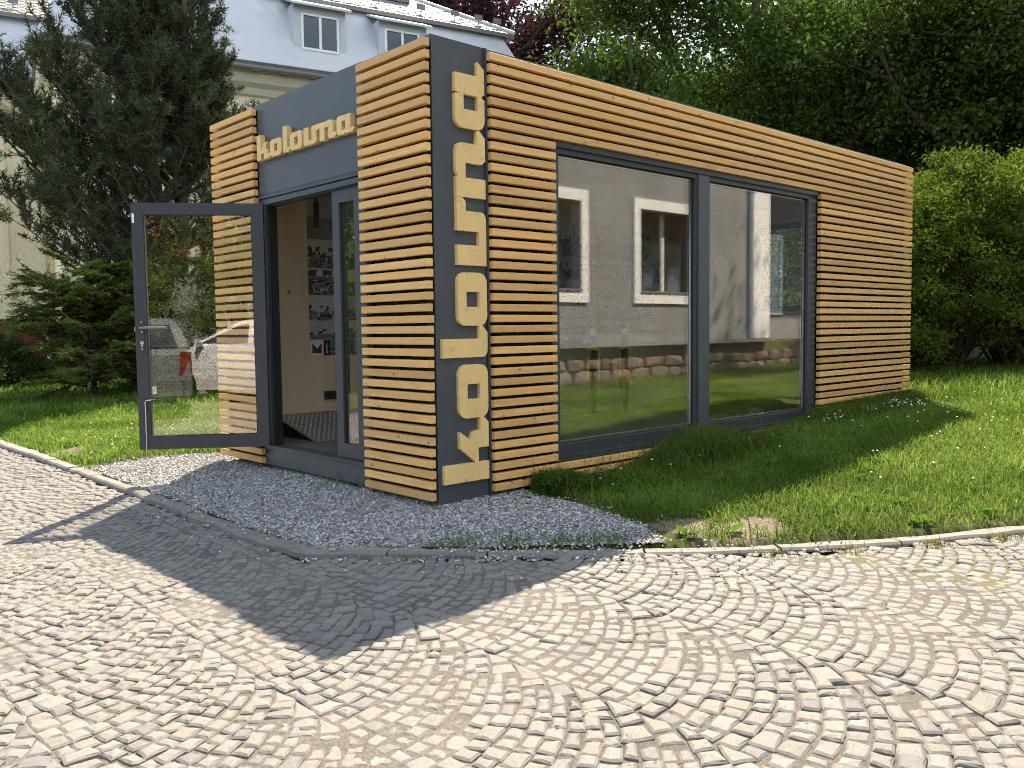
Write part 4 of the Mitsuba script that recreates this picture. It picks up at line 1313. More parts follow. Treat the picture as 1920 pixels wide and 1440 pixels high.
# rank growth along the foot of the long wall
q = np.c_[r.uniform(0.72, 6.9, 26000), -0.07 - np.abs(r.normal(0, 0.16, 26000))]
dens = meshkit.fbm(np.c_[q[:, :1] * 1.3, 0 * q[:, :1], 0 * q[:, :1]], 3, 9)
bump_ = np.exp(-((q[:, 0] - 0.85) / 0.25) ** 2) + np.exp(-((q[:, 0] - 2.45) / 0.55) ** 2) * 1.9 + ss(4.0, 4.5, q[:, 0]) * 0.9
keep = r.uniform(size=len(q)) < np.clip(0.12 + 0.9 * bump_, 0, 1)
q = q[keep]; bump_ = bump_[keep]
add_blades(*blades(q, r.uniform(0.05, 0.10, len(q)) * (0.7 + 1.25 * bump_), r.uniform(0.005, 0.009, len(q)), 0.55, ((0.06, 0.115, 0.018), (0.125, 0.195, 0.036)), r))
# single tall stems
q = np.c_[r.uniform(0.7, 3.4, 260), -0.06 - np.abs(r.normal(0, 0.22, 260))]
add_blades(*blades(q, r.uniform(0.16, 0.36, len(q)), 0.0035, 0.35, ((0.07, 0.11, 0.03), (0.15, 0.17, 0.06)), r))
# tufts in the gravel by the kerb, under the door and in joints
for cx, cy, n_, s_, hh in [(-0.40, -0.72, 160, 0.07, 0.06), (-0.22, -0.93, 220, 0.08, 0.06), (-0.04, -1.10, 160, 0.06, 0.05), (0.12, -1.25, 200, 0.07, 0.055), (0.05, 1.1, 90, 0.12, 0.16), (0.06, 1.7, 60, 0.12, 0.12), (0.02, 0.4, 50, 0.08, 0.05), (-0.5, -0.62, 60, 0.05, 0.05)]:
    q = np.c_[r.normal(cx, s_, n_), r.normal(cy, s_, n_)]
    q = q[lawn_d(q[:, 0], q[:, 1]) > 0.1]
    add_blades(*blades(q, r.uniform(0.5, 1.2, len(q)) * hh, 0.0045, 0.8, COLS, r))
for cx, cy, n_ in [(0.95, -2.17, 90), (1.35, -2.42, 130), (0.62, -1.92, 60), (1.7, -2.63, 120), (2.3, -2.9, 120), (-0.7, -0.62, 25)]:
    q = np.c_[r.normal(cx, 0.06, n_), r.normal(cy, 0.05, n_)]
    dq_ = lawn_d(q[:, 0], q[:, 1])
    q = q[(dq_ < 0.0) & (dq_ > -0.12)]
    add_blades(*blades(q, r.uniform(0.02, 0.055, len(q)), 0.004, 0.9, ((0.10, 0.12, 0.03), (0.18, 0.17, 0.06)), r, zfn=g_pave))
put('grass', mesh_of(np.vstack(gv), np.vstack(gf)), 'm_grass', color=np.vstack(gc), kind='stuff', label='green grass of the lawn around the pavilion')

# broad leaved weeds and clover in the lawn
wc, wn, wt, wl, wcol = [], [], [], [], []
for cx, cy, n_, s_, hh, lf in [(0.86, -0.30, 520, 0.16, 0.13, 0.035), (2.4, -0.18, 420, 0.28, 0.16, 0.035), (1.15, -0.45, 300, 0.2, 0.07, 0.03), (5.0, -0.2, 300, 0.4, 0.12, 0.035), (3.1, -0.25, 240, 0.3, 0.10, 0.035)]:
    c = np.c_[r.normal(cx, s_, n_), r.normal(cy, s_ * 0.6, n_)]
    c[:, 1] = np.minimum(c[:, 1], -0.075)
    z = g_lawn(c[:, 0], c[:, 1]) + r.uniform(0.02, 1, n_) * hh
    wc.append(np.c_[c, z]); wn.append(rnd_dir(n_, r) * 0.6 + [0, -0.1, 1]); wt.append(rnd_dir(n_, r)); wl.append(r.uniform(0.7, 1.3, n_) * lf)
    wcol.append(np.array([[0.035, 0.075, 0.016]]) * r.uniform(0.7, 1.5, (n_, 1)))
for cx, cy in [(2.6, -2.2), (1.9, -2.0), (3.4, -2.4), (0.72, -1.62), (0.5, -1.50), (3.0, -1.4), (4.2, -2.6), (1.25, -2.12), (-0.4, 4.2), (0.1, 4.1), (-0.8, 5.4), (0.5, 4.3), (1.6, -2.25), (5.1, -1.9), (6.4, -1.2)] + [tuple(q) for q in r.uniform([1.2, -2.6], [7.0, -0.6], (26, 2))]:
    if lawn_d(np.array([cx]), np.array([cy]))[0] < 0.16: continue
    n_ = 9
    a = r.uniform(0, 2 * np.pi, n_)
    L_ = r.uniform(0.05, 0.10, n_)
    dirs = np.stack([np.cos(a), np.sin(a), 0.35 + 0 * a], 1)
    c = np.array([cx, cy, float(g_lawn(np.array([cx]), np.array([cy]))[0]) + 0.012]) + dirs * L_[:, None] * 0.55
    wc.append(c); wn.append(np.stack([-np.cos(a) * 0.4, -np.sin(a) * 0.4, 1 + 0 * a], 1)); wt.append(dirs); wl.append(L_)
    wcol.append(np.array([[0.10, 0.19, 0.028]]) * r.uniform(0.75, 1.25, (n_, 1)))
C_ = np.vstack(wc)
v, f = leaves_mesh(C_, np.vstack(wn), np.vstack(wt), np.concatenate(wl), np.concatenate(wl) * 0.62, 0.08)
put('weeds', mesh_of(v, f), 'm_leaf', color=np.repeat(np.vstack(wcol), 4, 0), kind='stuff', label='broad leaved weeds and clover along the pavilion foot and in the lawn')

# white clover and daisy heads
fp = []
for cx, cy, n_, sx, sy in [(5.3, -0.35, 70, 0.35, 0.10), (5.75, -0.52, 26, 0.2, 0.14), (4.25, -0.35, 10, 0.1, 0.05), (2.0, -0.35, 9, 0.4, 0.12), (5.0, -0.9, 16, 0.5, 0.25), (8.5, -1.0, 70, 1.6, 0.8), (6.5, -2.2, 60, 1.3, 0.7), (0.2, 4.6, 40, 0.6, 0.5), (0.6, 6.0, 50, 0.8, 0.9), (1.2, 3.6, 14, 0.4, 0.2), (3.6, -1.6, 14, 0.8, 0.4), (1.0, -0.25, 5, 0.3, 0.1)]:
    q = np.c_[r.normal(cx, sx, n_), r.normal(cy, sy, n_)]
    fp.append(q[(lawn_d(q[:, 0], q[:, 1]) > 0.15) & ~contains_xy(BODY, q[:, 0], q[:, 1])])
fp = np.vstack(fp)
ico = trimesh.creation.icosphere(1, 1.0)
fvs, ffs, at_ = [], [], 0
for x, y in fp:
    z = float(g_lawn(np.array([x]), np.array([y]))[0]) + r.uniform(0.06, 0.11)
    s = r.uniform(0.006, 0.010)
    fvs.append(ico.vertices * [s, s, s * 0.7] + [x, y, z]); ffs.append(ico.faces + at_); at_ += len(ico.vertices)
put('clover_flowers', mesh_of(np.vstack(fvs), np.vstack(ffs)), 'm_white_paint', kind='stuff', label='small white clover and daisy heads in the grass')

# ---------------------------------------------------------------- cream house at the left
HS = thing('cream_house', 'large cream house with red plinth, grey metal mansard, dormers and pale slate roof', 'house')
HA_ = math.radians(-13.0)
he = np.array([math.cos(HA_), math.sin(HA_), 0.0])
hn = np.array([math.sin(HA_), -math.cos(HA_), 0.0])
HO = np.array([2.71, 18.05, 0.0])


def hp_(mesh):
    """local (s along the facade, t towards the viewer, z)"""
    return place(mesh, he, hn, [0, 0, 1], HO)


def hput(name, mesh, mat, **kw):
    return put(f'{HS}__{name}', hp_(mesh), mat, **kw)


SE = 13.5
hput('wall', bx(0.35, SE - 0.3, -10.0, -0.5, 1.52, 7.72), 'm_cream')
hput('wing_wall', bx(-9.0, 0.349, -11.0, -5.5, 1.62, 7.72), 'm_cream')
hput('plinth', bx(0.33, SE - 0.28, -10.0, -0.46, -0.2, 1.50), 'm_plinth_red')
hput('wing_plinth', bx(-9.0, 0.329, -11.0, -5.46, -0.2, 1.60), 'm_plinth_red')
hput('plinth_ledge', bx(0.31, SE - 0.26, -10.0, -0.42, 1.501, 1.545), 'm_soffit')
hput('wing_plinth_ledge', bx(-9.0, 0.309, -11.0, -5.41, 1.601, 1.645), 'm_soffit')
hput('wall_pilaster', bx(-1.6, -0.78, -5.499, -5.42, 1.646, 7.5), 'm_cream')


def cornice(a0, a1, t, axis_, name):
    pr = Polygon([(0, 7.30), (0.10, 7.34), (0.16, 7.50), (0.30, 7.60), (0.36, 7.78), (0.36, 7.86), (-0.2, 7.86), (-0.2, 7.30)])
    e = extrude(pr, a1 - a0)
    if axis_ == 's':
        m = place(e, [0, 1, 0], [0, 0, 1], [1, 0, 0], [a0, t, 0])
    else:
        m = place(e, [-1, 0, 0], [0, 0, 1], [0, 1, 0], [t, a0, 0])
    hput(name, m, 'm_soffit')


cornice(0.352, SE - 0.302, -0.5, 's', 'cornice')
cornice(-9.0, -0.02, -5.5, 's', 'wing_cornice')
cornice(-5.5, -0.502, 0.35, 't', 'return_cornice')


def gutter(p0, p1, name):
    g = hput(name, tube([p0, p1], 0.085, 10), 'm_zinc_dark', smooth=40)
    n_ = int(np.linalg.norm(np.array(p1) - p0) / 0.75)
    for k in range(n_):
        q = np.array(p0) + (np.array(p1) - p0) * (k + 0.5) / n_
        put(f'{g}__bracket', hp_(tube([q + [0, 0, 0.09], q + [0, 0, -0.095]], 0.095, 10)) if False else hp_(bx(q[0] - 0.09, q[0] + 0.09, q[1] - 0.09, q[1] + 0.09, q[2] - 0.095, q[2] - 0.08)), 'm_zinc_dark')


hput('attic_floor', bx(0.06, SE - 0.06, -10.2, -0.06, 7.865, 7.93), 'm_soffit')
hput('wing_attic_floor', bx(-9.0, 0.055, -10.9, -5.03, 7.865, 7.93), 'm_soffit')
gutter([0.0, 0.0, 7.93], [SE, 0.0, 7.93], 'gutter')
gutter([-9.0, -5.05, 7.93], [-0.32, -5.05, 7.93], 'gutter')
gutter([0.0, -5.0, 7.93], [0.0, 0.0, 7.93], 'gutter')
hput('downpipe', tube([[-0.75, -5.06, 7.86], [-0.75, -5.1, 7.55], [0.08, -5.33, 7.1], [0.10, -5.36, 6.9], [0.10, -5.36, 0.1]], 0.06, 9), 'm_soffit', smooth=40)

# mansard slopes in zinc sheets
def quad(a, b, c, d):
    return mesh_of([a, b, c, d], [[0, 1, 2], [0, 2, 3]])


def thick_quad(a, b, c, d, off):
    v = np.array([a, b, c, d], float)
    w = v - np.array(off)
    f = [[0, 1, 2], [0, 2, 3], [4, 6, 5], [4, 7, 6]]
    for k in range(4):
        k1 = (k + 1) % 4
        f += [[k, k + 4, k1 + 4], [k, k1 + 4, k1]]
    m = mesh_of(np.vstack([v, w]), f)
    m.fix_normals()
    return m


BZ, BT = 10.12, -0.95
ms = hput('mansard', thick_quad([0.03, 0.02, 8.0], [SE - 0.03, 0.02, 8.0], [SE - 0.95, BT, BZ], [0.95, BT, BZ], (0, -0.1, -0.05)), 'm_zinc')
put(f'{ms}__slope', hp_(thick_quad([0.02, -5.4, 8.0], [0.03, 0.02, 8.0], [0.95, BT, BZ], [0.95, -6.3, BZ], (0.1, 0, -0.05))), 'm_zinc')
put(f'{ms}__slope', hp_(thick_quad([SE - 0.03, 0.02, 8.0], [SE - 0.03, -10.3, 8.0], [SE - 0.95, -9.4, BZ], [SE - 0.95, BT, BZ], (-0.1, 0, -0.05))), 'm_zinc')
put(f'{ms}__slope', hp_(thick_quad([-9.0, -5.02, 8.0], [0.0, -5.02, 8.0], [0.95, -5.95, BZ], [-9.0, -5.95, BZ], (0, -0.1, -0.05))), 'm_zinc')
for s in np.arange(0.9, SE - 0.6, 0.98):
    if 5.7 < s < 7.6 or 8.1 < s < 9.9: continue
    put(f'{ms}__seam', hp_(tube([[s, 0.035, 8.02], [s, BT + 0.02, BZ - 0.02]], 0.017, 5)), 'm_zinc_dark')
for s in np.arange(-4, 0, 0.95):
    put(f'{ms}__seam', hp_(tube([[s, -5.01, 8.02], [s + 0.1, -5.93, BZ - 0.02]], 0.017, 5)), 'm_zinc_dark')
put(f'{ms}__foot_strip', hp_(tube([[0.05, -0.125, 8.35], [SE - 0.1, -0.125, 8.35]], 0.018, 5)), 'm_zinc_dark')

# upper roof with overhanging edge
pitch = math.tan(math.radians(31))
U0, US0, US1 = BT + 0.30, 0.60, SE - 0.55
RK = 4.6
zr = BZ + 0.05
rf = hput('roof', thick_quad([US0, U0, zr], [US1, U0, zr], [US1 - RK, U0 - RK, zr + RK * pitch], [US0 + RK, U0 - RK, zr + RK * pitch], (0, 0, 0.12)), 'm_slate', uv=np.tile([[0.5, 0.5]], (8, 1)))
put(f'{rf}__slope', hp_(thick_quad([US1, U0, zr], [US1, U0 - 2 * RK, zr], [US1 - RK, U0 - RK - 0.01, zr + RK * pitch], [US1 - RK, U0 - RK, zr + RK * pitch], (0, 0, 0.12))), 'm_slate', uv=np.tile([[0.5, 0.5]], (8, 1)))
put(f'{rf}__slope', hp_(thick_quad([US0, U0 - 2 * RK, zr], [US0, U0, zr], [US0 + RK, U0 - RK, zr + RK * pitch], [US0 + RK, U0 - RK - 0.01, zr + RK * pitch], (0, 0, 0.12))), 'm_slate', uv=np.tile([[0.5, 0.5]], (8, 1)))
put(f'{rf}__slope', hp_(thick_quad([US1, U0 - 2 * RK, zr], [US0, U0 - 2 * RK, zr], [US0 + RK, U0 - RK - 0.02, zr + RK * pitch], [US1 - RK, U0 - RK - 0.02, zr + RK * pitch], (0, 0, 0.12))), 'm_slate', uv=np.tile([[0.5, 0.5]], (8, 1)))
put(f'{rf}__slope', hp_(thick_quad([-9.0, -5.6, zr], [US0 - 0.01, -5.6, zr], [US0 + RK - 0.1, -5.6 - RK, zr + RK * pitch], [-9.0, -5.6 - RK, zr + RK * pitch], (0, 0, 0.12))), 'm_slate', uv=np.tile([[0.5, 0.5]], (8, 1)))
# diamond slates
def slates(poly, t0, name):
    sv, sf, su, a_ = [], [], [], 0
    st = 0.34
    cosp = math.cos(math.atan(pitch))
    for i in range(-40, 60):
        for j in range(0, 34):
            s = i * st + (st / 2 if j % 2 else 0)
            k = j * st * 0.5 * cosp + 0.03
            if not poly.contains(Point(s, k).buffer(0.16)): continue
            h = st / 2 - 0.012
            tl = r.uniform(0.006, 0.016)
            kk = [(s, k - h * cosp, tl + 0.014), (s + h, k, tl * 0.6 + 0.008), (s, k + h * cosp, 0.004), (s - h, k, tl * 0.6 + 0.008)]
            top = [(q[0], t0 - q[1], zr + q[1] * pitch + q[2] + 0.004) for q in kk]
            bot = [(q[0], t0 - q[1], zr + q[1] * pitch + 0.0015) for q in kk]
            sv += top + bot
            for tri_ in ((0, 1, 2), (0, 2, 3), (0, 4, 5), (0, 5, 1), (3, 7, 4), (3, 4, 0)):
                sf.append([a_ + q for q in tri_])
            su += [(r.uniform(), 0)] * 1 * 8 if False else [(0, 0)] * 0
            su += [[r.uniform(), 0.0]] * 8
            a_ += 8
    put(f'{rf}__{name}', hp_(mesh_of(sv, sf)), 'm_slate', uv=np.array(su), kind='stuff', label='pale diamond shaped roof slates')


slates(Polygon([(US0, 0), (US1, 0), (US1 - RK, RK), (US0 + RK, RK)]), U0, 'slates')
slates(Polygon([(-5, 0), (US0 - 0.05, 0), (US0 + RK - 0.1, RK), (-5, RK)]), -5.6, 'wing_slates')
put(f'{rf}__hip_ridge', hp_(tube([[US1, U0, zr + 0.03], [US1 - RK, U0 - RK, zr + RK * pitch + 0.03]], 0.07, 8)), 'm_zinc', smooth=40)
put(f'{rf}__verge', hp_(tube([[US0, -5.6, zr + 0.0], [US0, U0, zr + 0.0]], 0.05, 8)), 'm_zinc_dark', smooth=40)
for s in (6.1, 7.3, 8.6, 10.0, 11.1, 11.9, 12.55, -0.4, -1.6):
    t_ = U0 - 0.35 if s > 0 else -5.95
    g = put(f'{rf}__snow_guard', hp_(bx(s - 0.13, s + 0.13, t_ - 0.01, t_ + 0.01, zr + 0.35 * pitch + 0.16, zr + 0.35 * pitch + 0.32)), 'm_zinc_dark')
    put(f'{g}__post', hp_(tube([[s, t_ - 0.02, zr + 0.35 * pitch], [s, t_ - 0.005, zr + 0.35 * pitch + 0.2]], 0.018, 5)), 'm_zinc_dark')
sl = put(f'{rf}__skylight', hp_(bx(9.3, 10.1, U0 - 2.1, U0 - 1.4, zr + 1.75 * pitch - 0.15, zr + 1.75 * pitch + 0.26)), 'm_zinc_dark')


# dormers
def dormer(s0, s1, w0, w1, zb, zt_):
    d = hput('dormer', bx(s0, s1, -3.2, -0.16, zb - 0.40, zt_), 'm_zinc')
    a, b = s0 - 0.13, s1 + 0.10
    put(f'{d}__roof', hp_(thick_quad([a, 0.06, zt_ - 0.02], [b, 0.06, zt_ - 0.02], [b, -1.75, zt_ + 0.72], [a, -1.75, zt_ + 0.72], (0, 0, 0.06))), 'm_zinc')
    put(f'{d}__cheek', hp_(thick_quad([s1 + 0.002, -0.2, zt_ - 0.08], [s1 + 0.002, -1.75, zt_ - 0.08], [s1 + 0.002, -1.75, zt_ + 0.65], [s1 + 0.002, -1.0, zt_ + 0.3], (0.05, 0, 0))), 'm_zinc_dark')
    fr = sbox(w0, zb, w1, zb + 0.95).difference(sbox(w0 + 0.055, zb + 0.07, (w0 + w1) / 2 - 0.035, zb + 0.90)).difference(sbox((w0 + w1) / 2 + 0.035, zb + 0.07, w1 - 0.055, zb + 0.90))
    wn_ = put(f'{d}__window', hp_(place(extrude(fr, 0.05), [1, 0, 0], [0, 0, 1], [0, 1, 0], [0, -0.159, 0])), 'm_white_paint')
    put(f'{d}__glass', hp_(quad([w0 + 0.02, -0.145, zb + 0.03], [w1 - 0.02, -0.145, zb + 0.03], [w1 - 0.02, -0.145, zb + 0.93], [w0 + 0.02, -0.145, zb + 0.93])), 'm_dark_glass')


dormer(5.94, 7.38, 6.15, 7.17, 8.60, 9.78)
dormer(8.33, 9.77, 8.50, 9.53, 8.56, 9.74)
m = hput('dormer', bx(0.6, 2.2, -4.6, -3.2, 8.3, 9.75), 'm_zinc')
fr = sbox(-4.45, 8.5, -3.35, 9.6).difference(sbox(-4.37, 8.58, -3.43, 9.52))
wn_ = put(f'{m}__window', hp_(place(extrude(fr, 0.05), [0, 1, 0], [0, 0, 1], [-1, 0, 0], [0.599, 0, 0])), 'm_white_paint')
put(f'{m}__glass', hp_(quad([0.585, -4.4, 8.55], [0.585, -3.4, 8.55], [0.585, -3.4, 9.55], [0.585, -4.4, 9.55])), 'm_dark_glass')


def house_window(s0, s1, z0, z1, t=-0.5):
    fr = sbox(s0, z0, s1, z1).difference(sbox(s0 + 0.07, z0 + 0.08, (s0 + s1) / 2 - 0.04, z1 - 0.07)).difference(sbox((s0 + s1) / 2 + 0.04, z0 + 0.08, s1 - 0.07, z1 - 0.07))
    w_ = put(f'{HS}__window', hp_(place(extrude(fr, 0.06), [1, 0, 0], [0, 0, 1], [0, 1, 0], [0, t + 0.001, 0])), 'm_white_paint')
    put(f'{w_}__glass', hp_(quad([s0 + 0.02, t + 0.012, z0 + 0.02], [s1 - 0.02, t + 0.012, z0 + 0.02], [s1 - 0.02, t + 0.012, z1 - 0.02], [s0 + 0.02, t + 0.012, z1 - 0.02])), 'm_dark_glass')
    put(f'{w_}__sill', hp_(bx(s0 - 0.08, s1 + 0.08, t + 0.002, t + 0.14, z0 - 0.07, z0 - 0.002)), 'm_soffit')


for s in (1.5, 4.3, 6.9, 9.5, 11.6):
    house_window(s, s + 1.2, 2.3, 4.1)
    house_window(s, s + 1.2, 5.2, 6.9)
hput('vent_slot', bx(0.7, 0.82, -0.459, -0.44, 0.55, 1.05), 'm_black_plastic')
hput('vent_slot', bx(1.2, 1.32, -0.459, -0.44, 0.55, 1.05), 'm_black_plastic')

# ---------------------------------------------------------------- grey plaster house opposite (seen in the big window)
OP = thing('plaster_house', 'grey plastered house on a rubble stone base mirrored in the big window', 'house')
YW = -5.5


def oput(name, mesh, mat, **kw):
    return put(f'{OP}__{name}', mesh, mat, **kw)


WINS = [(5.55, 7.50), (8.68, 10.80)]
p = sbox(3.6, 0.93, 12.95, 7.5)
for a, b in WINS:
    p = p.difference(sbox(a + 0.17, 1.78, b - 0.17, 3.24))
oput('wall', place(extrude(p, 0.35), [1, 0, 0], [0, 0, 1], [0, 1, 0], [0, YW - 0.35, 0]), 'm_plaster')
for a, b in WINS:
    fr = sbox(a, 1.59, b, 3.42).difference(sbox(a + 0.17, 1.78, b - 0.17, 3.24))
    w_ = oput('window', place(extrude(fr, 0.03), [1, 0, 0], [0, 0, 1], [0, 1, 0], [0, YW + 0.0005, 0]), 'm_white_paint')
    put(f'{w_}__glass', mesh_of([[a + 0.15, YW - 0.22, 1.75], [b - 0.15, YW - 0.22, 1.75], [b - 0.15, YW - 0.22, 3.27], [a + 0.15, YW - 0.22, 3.27]], [[0, 2, 1], [0, 3, 2]]), 'm_dark_glass')
    put(f'{w_}__sill', bx(a + 0.172, b - 0.172, YW - 0.2, YW + 0.05, 1.781, 1.81), 'm_zinc_dark')
    put(f'{w_}__bar', bx((a + b) / 2 - 0.03, (a + b) / 2 + 0.03, YW - 0.218, YW - 0.18, 1.812, 3.238), 'm_white_paint')
oput('pilaster', bx(12.35, 12.96, YW + 0.0008, YW + 0.10, 0.93, 7.2), 'm_white_paint')
oput('ledge', bx(3.6, 13.0, YW - 0.3, YW + 0.12, 0.85, 0.928), 'm_plaster')
oput('recessed_wall', bx(12.97, 22.0, YW - 2.6, YW - 2.2, 0.75, 7.5), 'm_plaster')
fr = sbox(15.2, 1.45, 17.4, 3.5).difference(sbox(15.35, 1.6, 17.25, 3.35))
w_ = oput('window', place(extrude(fr, 0.03), [1, 0, 0], [0, 0, 1], [0, 1, 0], [0, YW - 2.199, 0]), 'm_white_paint')
put(f'{w_}__glass', mesh_of([[15.3, YW - 2.19, 1.55], [17.3, YW - 2.19, 1.55], [17.3, YW - 2.19, 3.4], [15.3, YW - 2.19, 3.4]], [[0, 2, 1], [0, 3, 2]]), 'm_dark_glass')
oput('roof', thick_quad([3.0, YW + 0.5, 7.3], [22.5, YW + 0.5, 7.3], [22.5, YW - 5, 10.6], [3.0, YW - 5, 10.6], (0, 0, 0.2)), 'm_red_tile')
oput('annex', bx(3.6, 22.0, YW - 8.0, YW - 2.65, 0.0, 7.2), 'm_plaster')
oput('base', bx(3.6, 22.0, YW - 2.0, YW - 0.02, -0.3, 0.848), 'm_joint')
x, rows_ = 3.65, [(-0.1, 0.20), (0.20, 0.47), (0.47, 0.66)]
for z0, z1 in rows_:
    x = 3.65 + r.uniform(0, 0.2)
    while x < 14.4:
        w_ = r.uniform(0.22, 0.62)
        pts = [[x + w_ * u_, YW - 0.08, z0 + (z1 - z0) * v_] for u_ in (0.02, 0.98) for v_ in (0.04, 0.96)]
        pts += [[x + w_ * u_ + r.normal(0, 0.02), YW + r.uniform(0.0, 0.045), z0 + (z1 - z0) * v_ + r.normal(0, 0.02)] for u_ in (0.06, 0.35, 0.65, 0.94) for v_ in (0.10, 0.5, 0.90)]
        hull = trimesh.convex.convex_hull(np.clip(np.array(pts), [x, YW - 0.1, z0], [x + w_, YW + 0.06, z1]))
        oput('stone', hull, 'm_stone', uv=uvc(hull, r.uniform(), r.uniform()))
        x += w_ + 0.012

# ---------------------------------------------------------------- parked cars behind the viewer (mirrored in the door)
def car(label, x, y, heading, paint, hatch, plate=False, z=-0.05):
    t = thing('parked_car', label, 'car', 'cars parked behind the viewer')
    c, s = math.cos(heading), math.sin(heading)
    W = lambda m: place(m, [c, s, 0], [-s, c, 0], [0, 0, 1], [x, y, z])
    L = 3.75 if hatch else 4.2
    hw = 0.83
    xr, xf = -L / 2, L / 2
    side = [(xr + 0.02, 0.32), (xr - 0.02, 0.55), (xr + 0.03, 0.92), (xr + 0.10, 1.0), (xf - 1.05, 0.98), (xf - 0.25, 0.80), (xf - 0.03, 0.62), (xf, 0.35), (xf - 0.1, 0.22)]
    wheels_x = (xr + 0.68, xf - 0.75)
    body = Polygon(side + [(xr + 0.15, 0.22)]).buffer(-0.04).buffer(0.04, quad_segs=5)
    for wx in wheels_x:
        body = body.difference(Point(wx, 0.30).buffer(0.35, quad_segs=10))
    e = extrude(body, 2 * hw)
    e = trimesh.Trimesh(*trimesh.remesh.subdivide_to_size(e.vertices, e.faces, 0.28), process=False)
    v = e.vertices.copy()
    v[:, 2] -= hw
    pinch = 1 - 0.10 * np.clip(np.abs(v[:, 0]) / (L / 2) - 0.72, 0, 1) / 0.28 * 1.0 - 0.05 * np.clip((v[:, 1] - 0.6) / 0.4, 0, 1) - 0.05 * np.clip((0.4 - v[:, 1]) / 0.3, 0, 1)
    v[:, 2] *= pinch
    bd = mesh_of(np.c_[v[:, 0], -v[:, 2], v[:, 1]], e.faces)
    put(f'{t}__body', W(bd), paint, smooth=30)
    top = 1.46
    cab = [(xr + 0.12, 0.985), (xr + 0.32, 1.33), (xr + 0.62, top - 0.03), (xf - 2.15, top), (xf - 1.85, top - 0.05), (xf - 0.95, 0.965)]
    if not hatch:
        cab[0] = (xr + 0.10, 0.985); cab[1] = (xr + 0.30, 1.30)
    cp = Polygon(cab).buffer(-0.03).buffer(0.03)
    def taper(poly, half0, grow=0.0):
        e = extrude(poly, 2.0)
        e = trimesh.Trimesh(*trimesh.remesh.subdivide_to_size(e.vertices, e.faces, 0.3), process=False)
        v = e.vertices.copy()
        v[:, 2] = (v[:, 2] - 1.0) * (half0 - 0.16 * np.clip((v[:, 1] - 0.97) / 0.5, 0, 1))
        return mesh_of(np.c_[v[:, 0], -v[:, 2], v[:, 1]], e.faces)
    put(f'{t}__cabin', W(taper(cp, hw - 0.055)), paint, smooth=30)
    gl = Polygon([(xr + 0.62, 1.02), (xr + 0.50, 1.10), (xr + 0.72, 1.36), (xf - 2.1, 1.39), (xf - 1.88, 1.36), (xf - 1.12, 1.02)])
    g1 = gl.difference(sbox(xr + 1.62, 0.9, xr + 1.70, 1.5))
    for q in g1.geoms:
        put(f'{t}__side_window', W(taper(q.buffer(-0.012), hw - 0.045)), 'm_dark_glass')
    rw_ = [[xr + 0.125, -0.60, 1.02], [xr + 0.125, 0.60, 1.02], [xr + 0.335, 0.53, 1.335], [xr + 0.335, -0.53, 1.335]]
    put(f'{t}__rear_window', W(thick_quad(*[[a - 0.02, b, c_] for a, b, c_ in rw_], (-0.02, 0, 0))), 'm_dark_glass')
    for k in (-1, 1):
        h = trimesh.convex.convex_hull(np.array([(xr - 0.025, k * 0.58, 0.62), (xr - 0.03, k * 0.60, 0.95), (xr + 0.03, k * 0.76, 0.95), (xr + 0.04, k * 0.77, 0.62), (xr + 0.2, k * 0.79, 0.9), (xr + 0.2, k * 0.79, 0.72)]))
        put(f'{t}__tail_light', W(h), 'm_light_red')
        hl = trimesh.convex.convex_hull(np.array([(xf - 0.02, k * 0.5, 0.58), (xf - 0.12, k * 0.5, 0.74), (xf - 0.35, k * 0.76, 0.76), (xf - 0.2, k * 0.76, 0.6)]))
        put(f'{t}__headlight', W(hl), 'm_steel')
        put(f'{t}__door_handle', W(bx(xr + 1.45, xr + 1.62, k * 0.815 - 0.015, k * 0.815 + 0.015, 0.84, 0.875)), paint)
        put(f'{t}__mirror', W(trimesh.convex.convex_hull(np.array([(xf - 1.25, k * 0.80, 0.98), (xf - 1.12, k * 0.82, 1.0), (xf - 1.2, k * 0.98, 0.99), (xf - 1.25, k * 0.98, 1.10), (xf - 1.16, k * 0.96, 1.1), (xf - 1.22, k * 0.82, 1.1)]))), paint)
        for wx in wheels_x:
            w_ = trimesh.creation.cylinder(0.305, 0.19, sections=28)
            wk = put(f'{t}__wheel', W(place(w_, [1, 0, 0], [0, 0, 1], [0, -1, 0], [wx, k * 0.71, 0.305])), 'm_rubber', smooth=40)
            put(f'{wk}__rim', W(place(trimesh.creation.annulus(0.05, 0.2, 0.02, sections=24), [1, 0, 0], [0, 0, 1], [0, -k, 0], [wx, k * 0.805, 0.305])), 'm_steel')
    put(f'{t}__bumper', W(trimesh.convex.convex_hull(np.array([(xr - 0.07, -0.6, 0.34), (xr - 0.07, 0.6, 0.34), (xr - 0.07, -0.6, 0.56), (xr - 0.07, 0.6, 0.56), (xr + 0.25, -0.81, 0.34), (xr + 0.25, 0.81, 0.34), (xr + 0.25, -0.81, 0.56), (xr + 0.25, 0.81, 0.56)]))), paint)
    if plate:
        pk = put(f'{t}__number_plate', W(bx(xr - 0.085, xr - 0.072, -0.26, 0.26, 0.38, 0.49)), 'm_white_paint')
        tm = meshkit.text_mesh('3S1 LK4', 0.072, 0.002)
        wdt = tm.bounds[1][0] - tm.bounds[0][0]
        tm.apply_translation([-tm.bounds[0][0] - wdt / 2, 0, 0])
        put(f'{pk}__characters', W(place(tm, [0, -1, 0], [0, 0, 1], [-1, 0, 0], [xr - 0.0855, 0, 0.399])), 'm_black_plastic')
    return t


